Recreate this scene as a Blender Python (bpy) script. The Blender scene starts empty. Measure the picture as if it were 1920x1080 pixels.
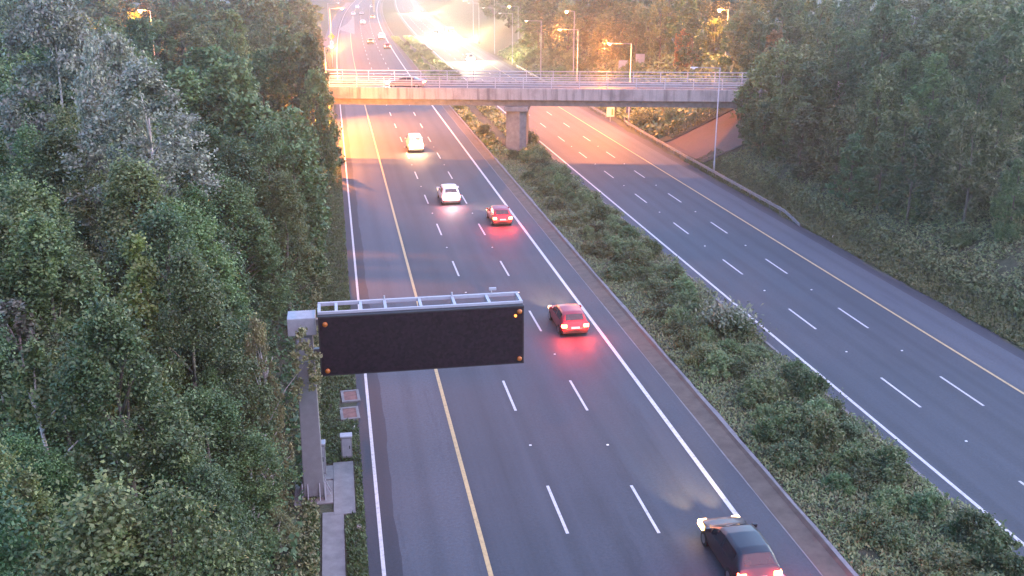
import bpy, bmesh, math, random
import numpy as np
from mathutils import Vector, Matrix

S = bpy.context.scene
COL = S.collection
R = math.radians

# ------------------------------------------------------------------ camera
cam_d = bpy.data.cameras.new("camera")
cam = bpy.data.objects.new("camera", cam_d)
COL.objects.link(cam)
cam.location = (0, 0, 22)
cam.rotation_euler = (R(90 - 17.8), 0, R(-9.9))
cam_d.sensor_width = 36
cam_d.lens = 1893 / 1920 * 36
cam_d.clip_end = 5000
S.camera = cam

# ------------------------------------------------------------------ twilight sky, faint broad sun, exposure
SUN_EL, SUN_AZ = R(12.0), R(70)
W = bpy.data.worlds.new("World")
S.world = W
W.use_nodes = True
nt = W.node_tree
bg = nt.nodes["Background"]
sky = nt.nodes.new("ShaderNodeTexSky")
sky.sky_type = 'NISHITA'
sky.sun_disc = False
sky.sun_elevation = SUN_EL
sky.sun_rotation = SUN_AZ
sky.ozone_density = 4.0
nt.links.new(sky.outputs[0], bg.inputs[0])
bg.inputs[1].default_value = 0.15
sd = bpy.data.lights.new("sun", 'SUN')
sd.energy = 0.5
sd.angle = R(60)
sd.color = (1.0, 0.55, 0.70)
so = bpy.data.objects.new("sun", sd)
COL.objects.link(so)
so.rotation_euler = (R(40), 0, R(25))
vs = S.view_settings
vs.view_transform = 'Standard'
vs.look = 'None'
vs.gamma = 1
vs.exposure = 2.8
cy = S.cycles
cy.use_denoising = True
cy.max_bounces = 6
cy.diffuse_bounces = 3
cy.glossy_bounces = 2
cy.transmission_bounces = 3
cy.transparent_max_bounces = 6
cy.volume_bounces = 0
cy.sample_clamp_indirect = 4
cy.sample_clamp_direct = 0
cy.caustics_reflective = False
cy.caustics_refractive = False
cy.use_light_tree = True

rng = np.random.default_rng(11)
random.seed(11)

# ------------------------------------------------------------------ materials
def new_mat(name):
    m = bpy.data.materials.new(name)
    m.use_nodes = True
    n = m.node_tree
    return m, n, n.nodes["Principled BSDF"]

def noise_node(n, scale, detail=4, rough=.6, coord='Object', vec_scale=None):
    tc = n.nodes.new("ShaderNodeTexCoord")
    out = tc.outputs[coord]
    if vec_scale:
        mp = n.nodes.new("ShaderNodeMapping")
        mp.inputs['Scale'].default_value = vec_scale
        n.links.new(out, mp.inputs[0])
        out = mp.outputs[0]
    t = n.nodes.new("ShaderNodeTexNoise")
    t.inputs['Scale'].default_value = scale
    t.inputs['Detail'].default_value = detail
    t.inputs['Roughness'].default_value = rough
    n.links.new(out, t.inputs['Vector'])
    return t.outputs['Fac']

def ramp(n, fac, stops):
    r = n.nodes.new("ShaderNodeValToRGB")
    e = r.color_ramp.elements
    while len(e) < len(stops):
        e.new(.5)
    for k, (p, c) in enumerate(stops):
        e[k].position = p
        e[k].color = (*c, 1)
    n.links.new(fac, r.inputs[0])
    return r.outputs[0]

def mixc(n, a, b, fac, mode='MIX'):
    m = n.nodes.new("ShaderNodeMix")
    m.data_type = 'RGBA'
    m.blend_type = mode
    for sock, v in ((m.inputs[6], a), (m.inputs[7], b)):
        if isinstance(v, tuple):
            sock.default_value = (*v, 1)
        else:
            n.links.new(v, sock)
    if isinstance(fac, (int, float)):
        m.inputs[0].default_value = fac
    else:
        n.links.new(fac, m.inputs[0])
    return m.outputs[2]

def bump(n, b, fac, strength, dist=.02):
    bp = n.nodes.new("ShaderNodeBump")
    bp.inputs['Strength'].default_value = strength
    bp.inputs['Distance'].default_value = dist
    n.links.new(fac, bp.inputs['Height'])
    n.links.new(bp.outputs[0], b.inputs['Normal'])

def plain(name, col, rough=.6, metal=0., var=.15, scale=3., coat=0.):
    m, n, b = new_mat(name)
    f = noise_node(n, scale)
    lo = tuple(c * (1 - var) for c in col)
    hi = tuple(min(1, c * (1 + var)) for c in col)
    n.links.new(ramp(n, f, [(.3, lo), (.7, hi)]), b.inputs['Base Color'])
    b.inputs['Roughness'].default_value = rough
    b.inputs['Metallic'].default_value = metal
    if coat:
        b.inputs['Coat Weight'].default_value = coat
    return m

def glow(name, col, strength):
    m, n, b = new_mat(name)
    b.inputs['Base Color'].default_value = (*[c * .5 for c in col], 1)
    b.inputs['Emission Color'].default_value = (*col, 1)
    b.inputs['Emission Strength'].default_value = strength
    return m

def asphalt(name, col, dark=.8, streak=.12):
    m, n, b = new_mat(name)
    fine = noise_node(n, 7, 9, .9)
    chroma = noise_node(n, 5, 3, .8)
    big = noise_node(n, .35, 5, .6)
    lng = noise_node(n, 1.0, 4, .6, vec_scale=(1.6, .035, 1))
    c = ramp(n, fine, [(.3, tuple(x * .45 for x in col)), (.7, tuple(x * 1.6 for x in col))])
    c = mixc(n, c, tuple(x * dark for x in col), ramp(n, big, [(.42, (0, 0, 0)), (.7, (.6, .6, .6))]))
    c = mixc(n, c, tuple(x * (1 + streak * 3) for x in col), ramp(n, lng, [(.45, (0, 0, 0)), (.72, (.55, .55, .55))]))
    sx = n.nodes.new("ShaderNodeSeparateXYZ"); tco = n.nodes.new("ShaderNodeTexCoord"); n.links.new(tco.outputs['Object'], sx.inputs[0])
    wv = n.nodes.new("ShaderNodeMath"); wv.operation = 'MULTIPLY_ADD'; n.links.new(sx.outputs[0], wv.inputs[0]); wv.inputs[1].default_value = 2 * math.pi / 1.82; wv.inputs[2].default_value = -2.6
    sn = n.nodes.new("ShaderNodeMath"); sn.operation = 'SINE'; n.links.new(wv.outputs[0], sn.inputs[0])
    c = mixc(n, c, ramp(n, sn.outputs[0], [(.0, (1.05, 1.05, 1.05)), (1, (.88, .88, .88))]), 1.0, 'MULTIPLY')
    oil = noise_node(n, .8, 6, .75, vec_scale=(1, .12, 1))
    c = mixc(n, c, ramp(n, oil, [(.56, (1, 1, 1)), (.70, (.74, .74, .76))]), 1.0, 'MULTIPLY')
    c = mixc(n, c, ramp(n, chroma, [(.35, (.86, 1, 1.12)), (.65, (1.14, .98, .92))]), .6, 'MULTIPLY')
    n.links.new(c, b.inputs['Base Color'])
    b.inputs['Roughness'].default_value = .72
    bump(n, b, fine, .25, .01)
    return m

def paint(name, col):
    m, n, b = new_mat(name)
    f = noise_node(n, 5, 8, .85)
    n.links.new(ramp(n, f, [(.34, tuple(c * .35 for c in col)), (.46, tuple(c * .85 for c in col)), (.6, col)]), b.inputs['Base Color'])
    b.inputs['Roughness'].default_value = .6
    return m

def leafmat(name, cols, trans=.25):
    """leaf colours differ from leaf to leaf, from clump to clump and from plant to plant"""
    cols = [tuple(x * k for x, k in zip(c, (1.38, 1.42, 1.25))) for c in cols] if cols[0][0] < .1 else cols
    m, n, b = new_mat(name)
    geo = n.nodes.new("ShaderNodeNewGeometry")
    oi = n.nodes.new("ShaderNodeObjectInfo")
    big = noise_node(n, .55, 3, .6)
    c1 = ramp(n, geo.outputs['Random Per Island'], [(0, cols[0]), (.5, cols[1]), (1, cols[2])])
    c2 = ramp(n, big, [(.35, cols[0]), (.65, cols[2])])
    c = mixc(n, c1, c2, .4)
    gr = noise_node(n, 1.7, 3, .7)
    c = mixc(n, c, ramp(n, gr, [(.35, (.55, .55, .62)), (.65, (1.35, 1.3, 1.1))]), .8, 'MULTIPLY')
    hsv = n.nodes.new("ShaderNodeHueSaturation")
    mr = n.nodes.new("ShaderNodeMapRange")
    mr.inputs[3].default_value = .47
    mr.inputs[4].default_value = .525
    n.links.new(oi.outputs['Random'], mr.inputs[0])
    n.links.new(mr.outputs[0], hsv.inputs['Hue'])
    mv = n.nodes.new("ShaderNodeMath")
    mv.operation = 'MULTIPLY_ADD'
    ml = n.nodes.new("ShaderNodeMath")
    ml.operation = 'FRACT'
    mm = n.nodes.new("ShaderNodeMath")
    mm.operation = 'MULTIPLY'
    mm.inputs[1].default_value = 7.31
    n.links.new(oi.outputs['Random'], mm.inputs[0])
    n.links.new(mm.outputs[0], ml.inputs[0])
    n.links.new(ml.outputs[0], mv.inputs[0])
    mv.inputs[1].default_value = .75
    mv.inputs[2].default_value = .65
    n.links.new(mv.outputs[0], hsv.inputs['Value'])
    n.links.new(c, hsv.inputs['Color'])
    n.links.new(hsv.outputs[0], b.inputs['Base Color'])
    b.inputs['Roughness'].default_value = .55
    tr = n.nodes.new("ShaderNodeBsdfTranslucent")
    n.links.new(hsv.outputs[0], tr.inputs[0])
    mx = n.nodes.new("ShaderNodeMixShader")
    mx.inputs[0].default_value = trans
    out = n.nodes["Material Output"]
    n.links.new(b.outputs[0], mx.inputs[1])
    n.links.new(tr.outputs[0], mx.inputs[2])
    n.links.new(mx.outputs[0], out.inputs[0])
    return m

M = {}
M['lane'] = asphalt('lane_asphalt', (.037, .043, .054), .82)
M['shoulder'] = asphalt('shoulder_asphalt', (.060, .067, .081), .9, .06)
M['strip'] = asphalt('dark_asphalt', (.030, .030, .039), .9, .04)
M['white'] = paint('white_road_paint', (.56, .55, .54))
M['yellow'] = paint('yellow_road_paint', (.52, .38, .17))
M['concrete'] = plain('concrete', (.17, .165, .16), .85, 0, .25, 1.6)
M['pale_concrete'] = plain('pale_concrete', (.165, .17, .17), .85, 0, .2, 2.2)
M['barrier'] = plain('weathered_barrier_steel', (.15, .15, .16), .6, .2, .25, 3)
M['galv'] = plain('galvanised_steel', (.30, .31, .33), .5, .35, .12, 4)
M['pale_metal'] = plain('pale_painted_metal', (.34, .35, .38), .5, .1, .08, 3)
M['grey_paint'] = plain('grey_painted_steel', (.175, .18, .185), .5, .1, .12, 2.5)
M['black'] = plain('black_plastic', (.012, .012, .014), .5, 0, .3, 5)
M['rubber'] = plain('tyre_rubber', (.012, .012, .012), .8, 0, .2, 8)
M['rim'] = plain('wheel_alloy', (.30, .30, .32), .35, .8, .1, 8)
M['glass'] = plain('dark_car_glass', (.012, .014, .018), .06, 0, .1, 2)
M['plate'] = plain('number_plate_white', (.75, .74, .70), .5, 0, .05, 9)
M['rust'] = plain('rusty_cover', (.17, .09, .075), .85, 0, .35, 3)
M['amber'] = plain('amber_lens', (.34, .10, .015), .25, 0, .1, 8)
M['amber_on'] = glow('amber_lens_glow', (1, .28, .05), .5)  # amber lens with a weak glow of its own
M['tail'] = glow('tail_light_glow', (1.0, .05, .015), 34)
M['tail_core'] = glow('tail_light_core', (1.0, .42, .08), 12)
M['tail_soft'] = glow('far_tail_light', (1.0, .10, .05), 9)
M['head'] = glow('headlight_glow', (1.0, .90, .70), 300)
M['head_soft'] = glow('near_headlight', (1.0, .58, .22), 2.2)
M['indic'] = glow('indicator_glow', (1.0, .50, .12), 6)
M['sodium'] = glow('sodium_lamp', (1.0, .50, .10), 40)
M['sodium_soft'] = glow('sodium_lamp_dim', (1.0, .52, .14), 8)
M['lantern_off'] = plain('lantern_housing', (.55, .55, .56), .4, .1, .08, 5)
M['bark'] = plain('bark', (.10, .085, .07), .9, 0, .35, 5)
M['pale_bark'] = plain('pale_bark', (.36, .33, .31), .85, 0, .35, 4)
M['grass_blade'] = leafmat('grass_blades', ((.060, .092, .034), (.084, .118, .042), (.125, .132, .058)), .2)
M['grass_dark'] = leafmat('dark_verge_grass', ((.024, .048, .016), (.036, .066, .020), (.060, .074, .030)), .2)
M['weed'] = leafmat('rough_weeds', ((.072, .112, .052), (.100, .142, .064), (.145, .146, .084)), .2)
M['leaf_green'] = leafmat('green_leaves', ((.034, .072, .030), (.054, .102, .042), (.088, .128, .052)))
M['leaf_olive'] = leafmat('olive_leaves', ((.044, .074, .032), (.068, .102, .042), (.105, .124, .056)))
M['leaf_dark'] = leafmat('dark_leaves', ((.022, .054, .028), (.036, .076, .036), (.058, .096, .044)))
M['leaf_silver'] = leafmat('silvery_leaves', ((.12, .145, .105), (.17, .195, .15), (.25, .27, .22)), .15)
M['leaf_yellow'] = leafmat('yellow_green_leaves', ((.065, .095, .028), (.090, .125, .036), (.125, .140, .045)))
M['leaf_willow'] = leafmat('pale_sapling_leaves', ((.075, .090, .045), (.115, .125, .062), (.160, .150, .085)))
M['leaf_yellow_lit'] = leafmat('yellow_lit_leaves', ((.12, .10, .03), (.20, .15, .04), (.26, .18, .05)))  # yellow of the lamplight is put into these leaf colours
M['leaf_shrub'] = leafmat('shrub_leaves', ((.066, .118, .054), (.090, .150, .066), (.130, .160, .078)))
M['seed'] = leafmat('grey_seedheads', ((.06, .08, .055), (.085, .105, .07), (.13, .13, .10)), .1)

# soil and rough turf of the ground sheet
m, n, b = new_mat('rough_ground')
f1 = noise_node(n, .22, 6, .65); f2 = noise_node(n, 2.5, 8, .75)
c = ramp(n, f2, [(.28, (.022, .030, .016)), (.5, (.042, .052, .026)), (.75, (.085, .075, .045))])
c = mixc(n, c, (.075, .055, .040), ramp(n, f1, [(.5, (0, 0, 0)), (.68, (.7, .7, .7))]))
n.links.new(c, b.inputs['Base Color']); b.inputs['Roughness'].default_value = .95
bump(n, b, f2, .8, .12)
M['ground'] = m

# weathered bridge concrete: vertical dark runs on the fascia
m, n, b = new_mat('weathered_concrete')
f1 = noise_node(n, 1.0, 5, .65, vec_scale=(1.5, 1.5, .12)); f2 = noise_node(n, .25, 4, .6); f3 = noise_node(n, 7, 6, .7)
c = ramp(n, f1, [(.33, (.13, .12, .12)), (.50, (.30, .285, .27)), (.78, (.37, .35, .33))])
c = mixc(n, c, (.12, .11, .115), ramp(n, f2, [(.48, (0, 0, 0)), (.66, (.7, .7, .7))]))
c = mixc(n, c, ramp(n, f3, [(.3, (.6, .6, .6)), (.7, (1, 1, 1))]), .5, 'MULTIPLY')
n.links.new(c, b.inputs['Base Color']); b.inputs['Roughness'].default_value = .88
M['bridge'] = m

# reddish block paving of the abutment slope
m, n, b = new_mat('reddish_slope_paving')
tc = n.nodes.new("ShaderNodeTexCoord")
br = n.nodes.new("ShaderNodeTexBrick")
br.inputs['Scale'].default_value = 1.6
br.inputs['Color1'].default_value = (.125, .075, .070, 1); br.inputs['Color2'].default_value = (.10, .062, .060, 1)
br.inputs['Mortar'].default_value = (.10, .06, .055, 1); br.inputs['Mortar Size'].default_value = .03
n.links.new(tc.outputs['Object'], br.inputs['Vector'])
f = noise_node(n, 1.2, 6, .7)
c = mixc(n, br.outputs['Color'], (.09, .08, .06), ramp(n, f, [(.5, (0, 0, 0)), (.7, (.75, .75, .75))]))
n.links.new(c, b.inputs['Base Color']); b.inputs['Roughness'].default_value = .9
M['paving'] = m

# the drain's concrete, sandy with a dirt film
M['drain'] = plain('sandy_drain_concrete', (.080, .066, .050), .8, 0, .3, 1.3)

# display face: dark matrix panel with fine cells
m, n, b = new_mat('matrix_display')
tc = n.nodes.new("ShaderNodeTexCoord")
vo = n.nodes.new("ShaderNodeTexVoronoi"); vo.inputs['Scale'].default_value = 9
n.links.new(tc.outputs['Object'], vo.inputs['Vector'])
n.links.new(mixc(n, (.005, .005, .007), (.018, .011, .018), vo.outputs['Color']), b.inputs['Base Color'])
b.inputs['Roughness'].default_value = .7
b.inputs['Specular IOR Level'].default_value = .15
M['display'] = m

def carpaint(name, col, metal=.3):
    m, n, b = new_mat(name)
    f = noise_node(n, 2.5, 5, .7)
    n.links.new(ramp(n, f, [(.3, tuple(c * .8 for c in col)), (.65, col)]), b.inputs['Base Color'])
    b.inputs['Metallic'].default_value = metal
    b.inputs['Roughness'].default_value = .42
    b.inputs['Coat Weight'].default_value = .3
    return m
CP = {'white': carpaint('white_car_paint', (.72, .72, .74), 0), 'red': carpaint('red_car_paint', (.36, .022, .03), .1),
      'dark': carpaint('dark_car_paint', (.022, .022, .030)), 'silver': carpaint('silver_car_paint', (.38, .39, .42), .5),
      'grey': carpaint('grey_car_paint', (.13, .13, .15), .4), 'orange': carpaint('ochre_car_paint', (.42, .22, .09), .1),
      'blue': carpaint('slate_blue_car_paint', (.10, .13, .20), .4)}

# ------------------------------------------------------------------ mesh helpers
def tagset(o, label=None, cat=None, group=None, kind=None):
    if label: o['label'] = label
    if cat: o['category'] = cat
    if group: o['group'] = group
    if kind: o['kind'] = kind
    return o

class MB:
    def __init__(self): self.v = []; self.f = []
    def add(self, vs, fs):
        k = len(self.v); self.v += [tuple(p) for p in vs]; self.f += [tuple(i + k for i in q) for q in fs]
        return self
    def box(self, x0, x1, y0, y1, z0, z1):
        return self.hexa([(x0, y0, z0), (x1, y0, z0), (x1, y1, z0), (x0, y1, z0), (x0, y0, z1), (x1, y0, z1), (x1, y1, z1), (x0, y1, z1)])
    def hexa(self, p):
        return self.add(p, [(3, 2, 1, 0), (4, 5, 6, 7), (0, 1, 5, 4), (1, 2, 6, 5), (2, 3, 7, 6), (3, 0, 4, 7)])
    def tube(self, pts, rad, seg=8, cap=True):
        pts = [Vector(p) for p in pts]
        if isinstance(rad, (int, float)): rad = [rad] * len(pts)
        vs = []; ref = None
        for i, p in enumerate(pts):
            d = (pts[min(i + 1, len(pts) - 1)] - pts[max(i - 1, 0)]).normalized()
            if ref is None: ref = Vector((1, 0, 0)) if abs(d.x) < .8 else Vector((0, 1, 0))
            a = d.cross(ref).normalized(); bb = d.cross(a)
            for k in range(seg):
                t = 2 * math.pi * k / seg
                vs.append(p + (a * math.cos(t) + bb * math.sin(t)) * rad[i])
        fs = [(i * seg + k, i * seg + (k + 1) % seg, (i + 1) * seg + (k + 1) % seg, (i + 1) * seg + k) for i in range(len(pts) - 1) for k in range(seg)]
        if cap:
            fs.append(tuple(range(seg))[::-1]); fs.append(tuple((len(pts) - 1) * seg + k for k in range(seg)))
        return self.add(vs, fs)
    def bar(self, a, b, w, h):
        """square bar from a to b, w wide and h high"""
        a, b = Vector(a), Vector(b); d = (b - a).normalized()
        up = Vector((0, 0, 1)) if abs(d.z) < .9 else Vector((0, 1, 0))
        s = d.cross(up).normalized() * w / 2; u = s.cross(d).normalized() * h / 2
        return self.hexa([a - s - u, a + s - u, b + s - u, b - s - u, a - s + u, a + s + u, b + s + u, b - s + u])
    def lathe(self, prof, c=(0, 0, 0), seg=16, axis='z'):
        vs = []
        for r, z in prof:
            for k in range(seg):
                t = 2 * math.pi * k / seg; x, y = r * math.cos(t), r * math.sin(t)
                vs.append({'z': (c[0] + x, c[1] + y, c[2] + z), 'x': (c[0] + z, c[1] + x, c[2] + y), 'y': (c[0] + x, c[1] + z, c[2] + y)}[axis])
        n_ = len(prof)
        fs = [(i * seg + k, i * seg + (k + 1) % seg, (i + 1) * seg + (k + 1) % seg, (i + 1) * seg + k) for i in range(n_ - 1) for k in range(seg)]
        fs.append(tuple(range(seg))[::-1]); fs.append(tuple((n_ - 1) * seg + k for k in range(seg)))
        return self.add(vs, fs)
    def build(self, name, mat, parent=None, smooth=False, bevel=0, loc=None):
        me = bpy.data.meshes.new(name); me.from_pydata(self.v, [], self.f); me.update()
        bm = bmesh.new(); bm.from_mesh(me)
        bmesh.ops.recalc_face_normals(bm, faces=bm.faces)
        if bevel:
            bmesh.ops.bevel(bm, geom=[e for e in bm.edges if len(e.link_faces) == 2 and e.calc_face_angle(0) > .6], offset=bevel, segments=2, affect='EDGES', profile=.6)
        bm.to_mesh(me); bm.free()
        if smooth:
            me.polygons.foreach_set('use_smooth', [True] * len(me.polygons))
        me.materials.append(mat)
        o = bpy.data.objects.new(name, me); COL.objects.link(o)
        if parent is not None: o.parent = parent
        if loc is not None: o.location = loc
        return o

def empty(name, loc=(0, 0, 0), rz=0, label=None, cat=None, group=None):
    o = bpy.data.objects.new(name, None); COL.objects.link(o)
    o.location = loc; o.rotation_euler = (0, 0, rz); o.empty_display_size = .2
    return tagset(o, label, cat, group)

def kids(o):
    return [c for c in bpy.data.objects if c.parent == o]

def copy_tree(o, parent=None, _map={}):
    c = o.copy(); COL.objects.link(c)
    if parent is not None: c.parent = parent
    for ch in list(o.children): copy_tree(ch, c)
    return c

def leaf_mesh(name, centres, size, mat, aspect=1.7, flat=.35, jitter=.35, up=None):
    """many small leaf-shaped faces; centres (n,3), size scalar or (n,)"""
    n_ = len(centres); c = np.asarray(centres, float)
    nrm = rng.normal(size=(n_, 3)); nrm[:, 2] = np.abs(nrm[:, 2]) + flat
    nrm /= np.linalg.norm(nrm, axis=1)[:, None]
    t = rng.normal(size=(n_, 3))
    if up is not None: t = t * .35 + np.asarray(up)
    a = t - (t * nrm).sum(1)[:, None] * nrm; a /= np.linalg.norm(a, axis=1)[:, None] + 1e-9
    b_ = np.cross(nrm, a)
    s = (np.ones(n_) * size) * rng.uniform(1 - jitter, 1 + jitter, n_)
    s = s[:, None]
    P = np.empty((n_, 4, 3))
    P[:, 0] = c - a * s * .5 * aspect; P[:, 2] = c + a * s * .5 * aspect
    P[:, 1] = c + b_ * s * .5 + a * s * .1 + nrm * s * .12; P[:, 3] = c - b_ * s * .5 + a * s * .1 + nrm * s * .12
    me = bpy.data.meshes.new(name)
    me.vertices.add(n_ * 4); me.vertices.foreach_set('co', P.reshape(-1).astype(np.float32))
    me.loops.add(n_ * 4); me.loops.foreach_set('vertex_index', np.arange(n_ * 4, dtype=np.int32))
    me.polygons.add(n_); me.polygons.foreach_set('loop_start', np.arange(0, n_ * 4, 4, dtype=np.int32))
    me.update(calc_edges=True)
    me.materials.append(mat)
    return me

def link(me, name, parent=None, loc=None):
    o = bpy.data.objects.new(name, me); COL.objects.link(o)
    if parent is not None: o.parent = parent
    if loc is not None: o.location = loc
    return o

# ------------------------------------------------------------------ terrain
def bend(Y):
    return 7e-5 * (Y - 195) ** 2 if Y > 195 else 0.
def terr(X, Y):
    X = X - bend(Y)
    l = min(max((-X - 3) / 10, 0), 1)
    return 3.0 * l * l * (3 - 2 * l) + min(max((X - 41.5) * .5, 0), 7.2)

def ground_sheet():
    xs = [-900, -500, -260, -150, -90, -60, -40, -25, -18, -13, -11, -9, -7, -5, -3, -1.5, .3, 1.2, 9, 17.4, 19, 22, 25, 26, 33, 38.6, 40, 41.5, 43, 45, 47, 49, 51, 53, 55, 55.9, 57, 62, 70, 90, 130, 200, 350, 600, 900]
    ys = [-60, -20, 0, 10, 20, 30, 40, 50, 60, 70, 80, 90, 100, 110, 120, 130, 140, 150, 165, 180, 195, 215, 235, 255, 275, 300, 325, 350, 375, 400, 430, 460, 500, 540, 580, 620, 680, 760, 900, 1200]
    vs = []; fs = []
    for Y in ys:
        for X in xs:
            x = X + (bend(min(Y, 620)) if -40 < X < 140 else 0)
            z = terr(x, min(Y, 620)) - .012
            if -2 < X < 41.4: z = -.012
            if X > 45 or X < -4: z += .25 * math.sin(X * .7 + Y * .31) * min(1, (X - 45) / 4 if X > 0 else (-X - 4) / 4)
            vs.append((x, Y, z))
    w = len(xs)
    for j in range(len(ys) - 1):
        for i in range(w - 1):
            fs.append((j * w + i, j * w + i + 1, (j + 1) * w + i + 1, (j + 1) * w + i))
    mb = MB(); mb.add(vs, fs)
    o = mb.build('ground', M['ground'], smooth=True)
    return tagset(o, 'dark rough ground of verges, banks and wood floor', kind='structure')
ground_sheet()

YS = list(range(-20, 195, 12)) + list(range(195, 700, 15))
def strip(name, x0, x1, mat, z, label, ys=YS, mb=None, kind='structure'):
    own = mb is None
    if own: mb = MB()
    vs = []; fs = []
    for Y in ys:
        a = x0(Y) if callable(x0) else x0; b_ = x1(Y) if callable(x1) else x1
        vs += [(a + bend(Y), Y, z), (b_ + bend(Y), Y, z)]
    for i in range(len(ys) - 1): fs.append((2 * i, 2 * i + 1, 2 * i + 3, 2 * i + 2))
    mb.add(vs, fs)
    if own:
        return tagset(mb.build(name, mat), label, kind=kind)
    return mb

def wob(base, amp, k):
    return lambda Y: base + amp * (math.sin(Y * .37 + k) * .5 + math.sin(Y * 1.13 + 2 * k) * .3 + math.sin(Y * 2.9 + k) * .2)
NEAR = [x * .8 for x in range(-10, 250)] + list(range(201, 700, 12))
strip('hard_shoulder', .9, 4.86, M['shoulder'], .004, 'pale grey hard shoulder beside the wood', )
strip('hard_shoulder_edge', wob(.25, .22, 1), wob(1.62, .10, 3), M['strip'], .008, 'darker asphalt strip along the white edge line', NEAR)
strip('carriageway', 4.86, 17.3, M['lane'], .004, 'three-lane carriageway with traffic driving away')
strip('carriageway', 25.2, 35.68, M['lane'], .004, 'three-lane carriageway with oncoming traffic')
strip('hard_shoulder', 35.68, 38.8, M['shoulder'], .004, 'pale grey hard shoulder below the bank')
strip('hard_shoulder_edge', wob(38.5, .12, 2), wob(39.9, .35, 5), M['strip'], .0, 'dark broken asphalt edge below the bank', NEAR)
# slip road joining from the left far beyond the overbridge
strip('slip_road', lambda Y: -4.5 - (Y - 300) * .012, lambda Y: .9, M['shoulder'], .0, 'slip road merging far beyond the overbridge', list(range(290, 640, 15)))
mb = MB()
mb.add([(.3 + bend(372), 372, .02), (6.2 + bend(345), 345, .02), (8.0 - 2.6 + bend(470), 470, .02), (3.2 + bend(405), 405, .02)], [(0, 1, 2, 3)])
tagset(mb.build('chevron_marking', M['pale_concrete']), 'pale chevron area at the far slip road', kind='structure')

# painted lines
strip('edge_line', .84, .99, M['white'], .014, 'white line at the left edge of the carriageway')
strip('edge_line', 4.80, 4.98, M['yellow'], .012, 'yellow line between hard shoulder and lanes')
strip('edge_line', 15.58, 15.80, M['white'], .012, 'white line beside the median drain')
strip('edge_line', 26.0, 26.18, M['white'], .012, 'white line along the planted median')
strip('edge_line', 35.6, 35.76, M['yellow'], .012, 'yellow line below the right bank')
def dashes(x, y0, label, w=.13):
    mb = MB(); Y = y0
    while Y < 560:
        mb.add([(x - w / 2 + bend(Y), Y, .012), (x + w / 2 + bend(Y), Y, .012), (x + w / 2 + bend(Y + 4), Y + 4, .012), (x - w / 2 + bend(Y + 4), Y + 4, .012)], [(0, 1, 2, 3)])
        Y += 12
    tagset(mb.build('lane_marking', M['white']), label, kind='structure')
dashes(8.40, 23.0, 'broken white line between the first two lanes')
dashes(12.06, 22.4, 'broken white line between the two right lanes')
dashes(29.25, 19.8, 'broken white line on the oncoming side by the median')
dashes(32.6, 19.4, 'broken white line on the oncoming side by the bank')
# reflecting studs, midway between the marks
stud = MB(); stud.hexa([(-.06, -.05, 0), (.06, -.05, 0), (.06, .05, 0), (-.06, .05, 0), (-.04, -.03, .03), (.04, -.03, .03), (.04, .03, .03), (-.04, .03, .03)])
proto_stud = None
for x, y0, lab in ((8.40, 31.0, 'small white road stud between dashes left of the middle lane'), (12.06, 30.4, 'small white road stud between dashes right of the middle lane'),
                   (29.25, 27.8, 'small white road stud on the oncoming lanes near the median'), (32.6, 27.4, 'small white road stud on the oncoming lanes near the bank')):
    for k in range(9):
        if proto_stud is None:
            o = proto_stud = stud.build('road_stud', M['plate'])
        else:
            o = proto_stud.copy(); COL.objects.link(o)
        o.location = (x, y0 + 12 * k, .012)
        tagset(o, lab, 'road stud', 'reflecting studs in the lane lines')

# median: drain channel with a raised back edge, soil bed
mb = MB(); vs = []; fs = []
prof = [(17.22, .006), (17.32, .02), (18.1, .07), (18.24, .165), (18.44, .165), (18.46, -.01)]
ysd = [y for y in range(-10, 200, 6)] + list(range(200, 640, 20))
for Y in ysd:
    for x, z in prof: vs.append((x + bend(Y), Y, z))
k = len(prof)
for j in range(len(ysd) - 1):
    for i in range(k - 1): fs.append((j * k + i, j * k + i + 1, (j + 1) * k + i + 1, (j + 1) * k + i))
mb.add(vs, fs)
tagset(mb.build('drain_kerb', M['drain']), 'sandy concrete drain edge along the planted median', kind='structure')
strip('drain_line', wob(17.17, .02, 2), wob(17.235, .02, 4), M['pale_concrete'], .016, 'thin pale joint line along the drain', NEAR)
strip('median_kerb', wob(18.26, .04, 1), wob(18.44, .07, 4), M['pale_concrete'], .172, 'worn pale kerb top between drain and planting', NEAR)
strip('median_kerb', 25.15, 25.3, M['concrete'], .009, 'low concrete edge of the median on the oncoming side')

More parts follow.
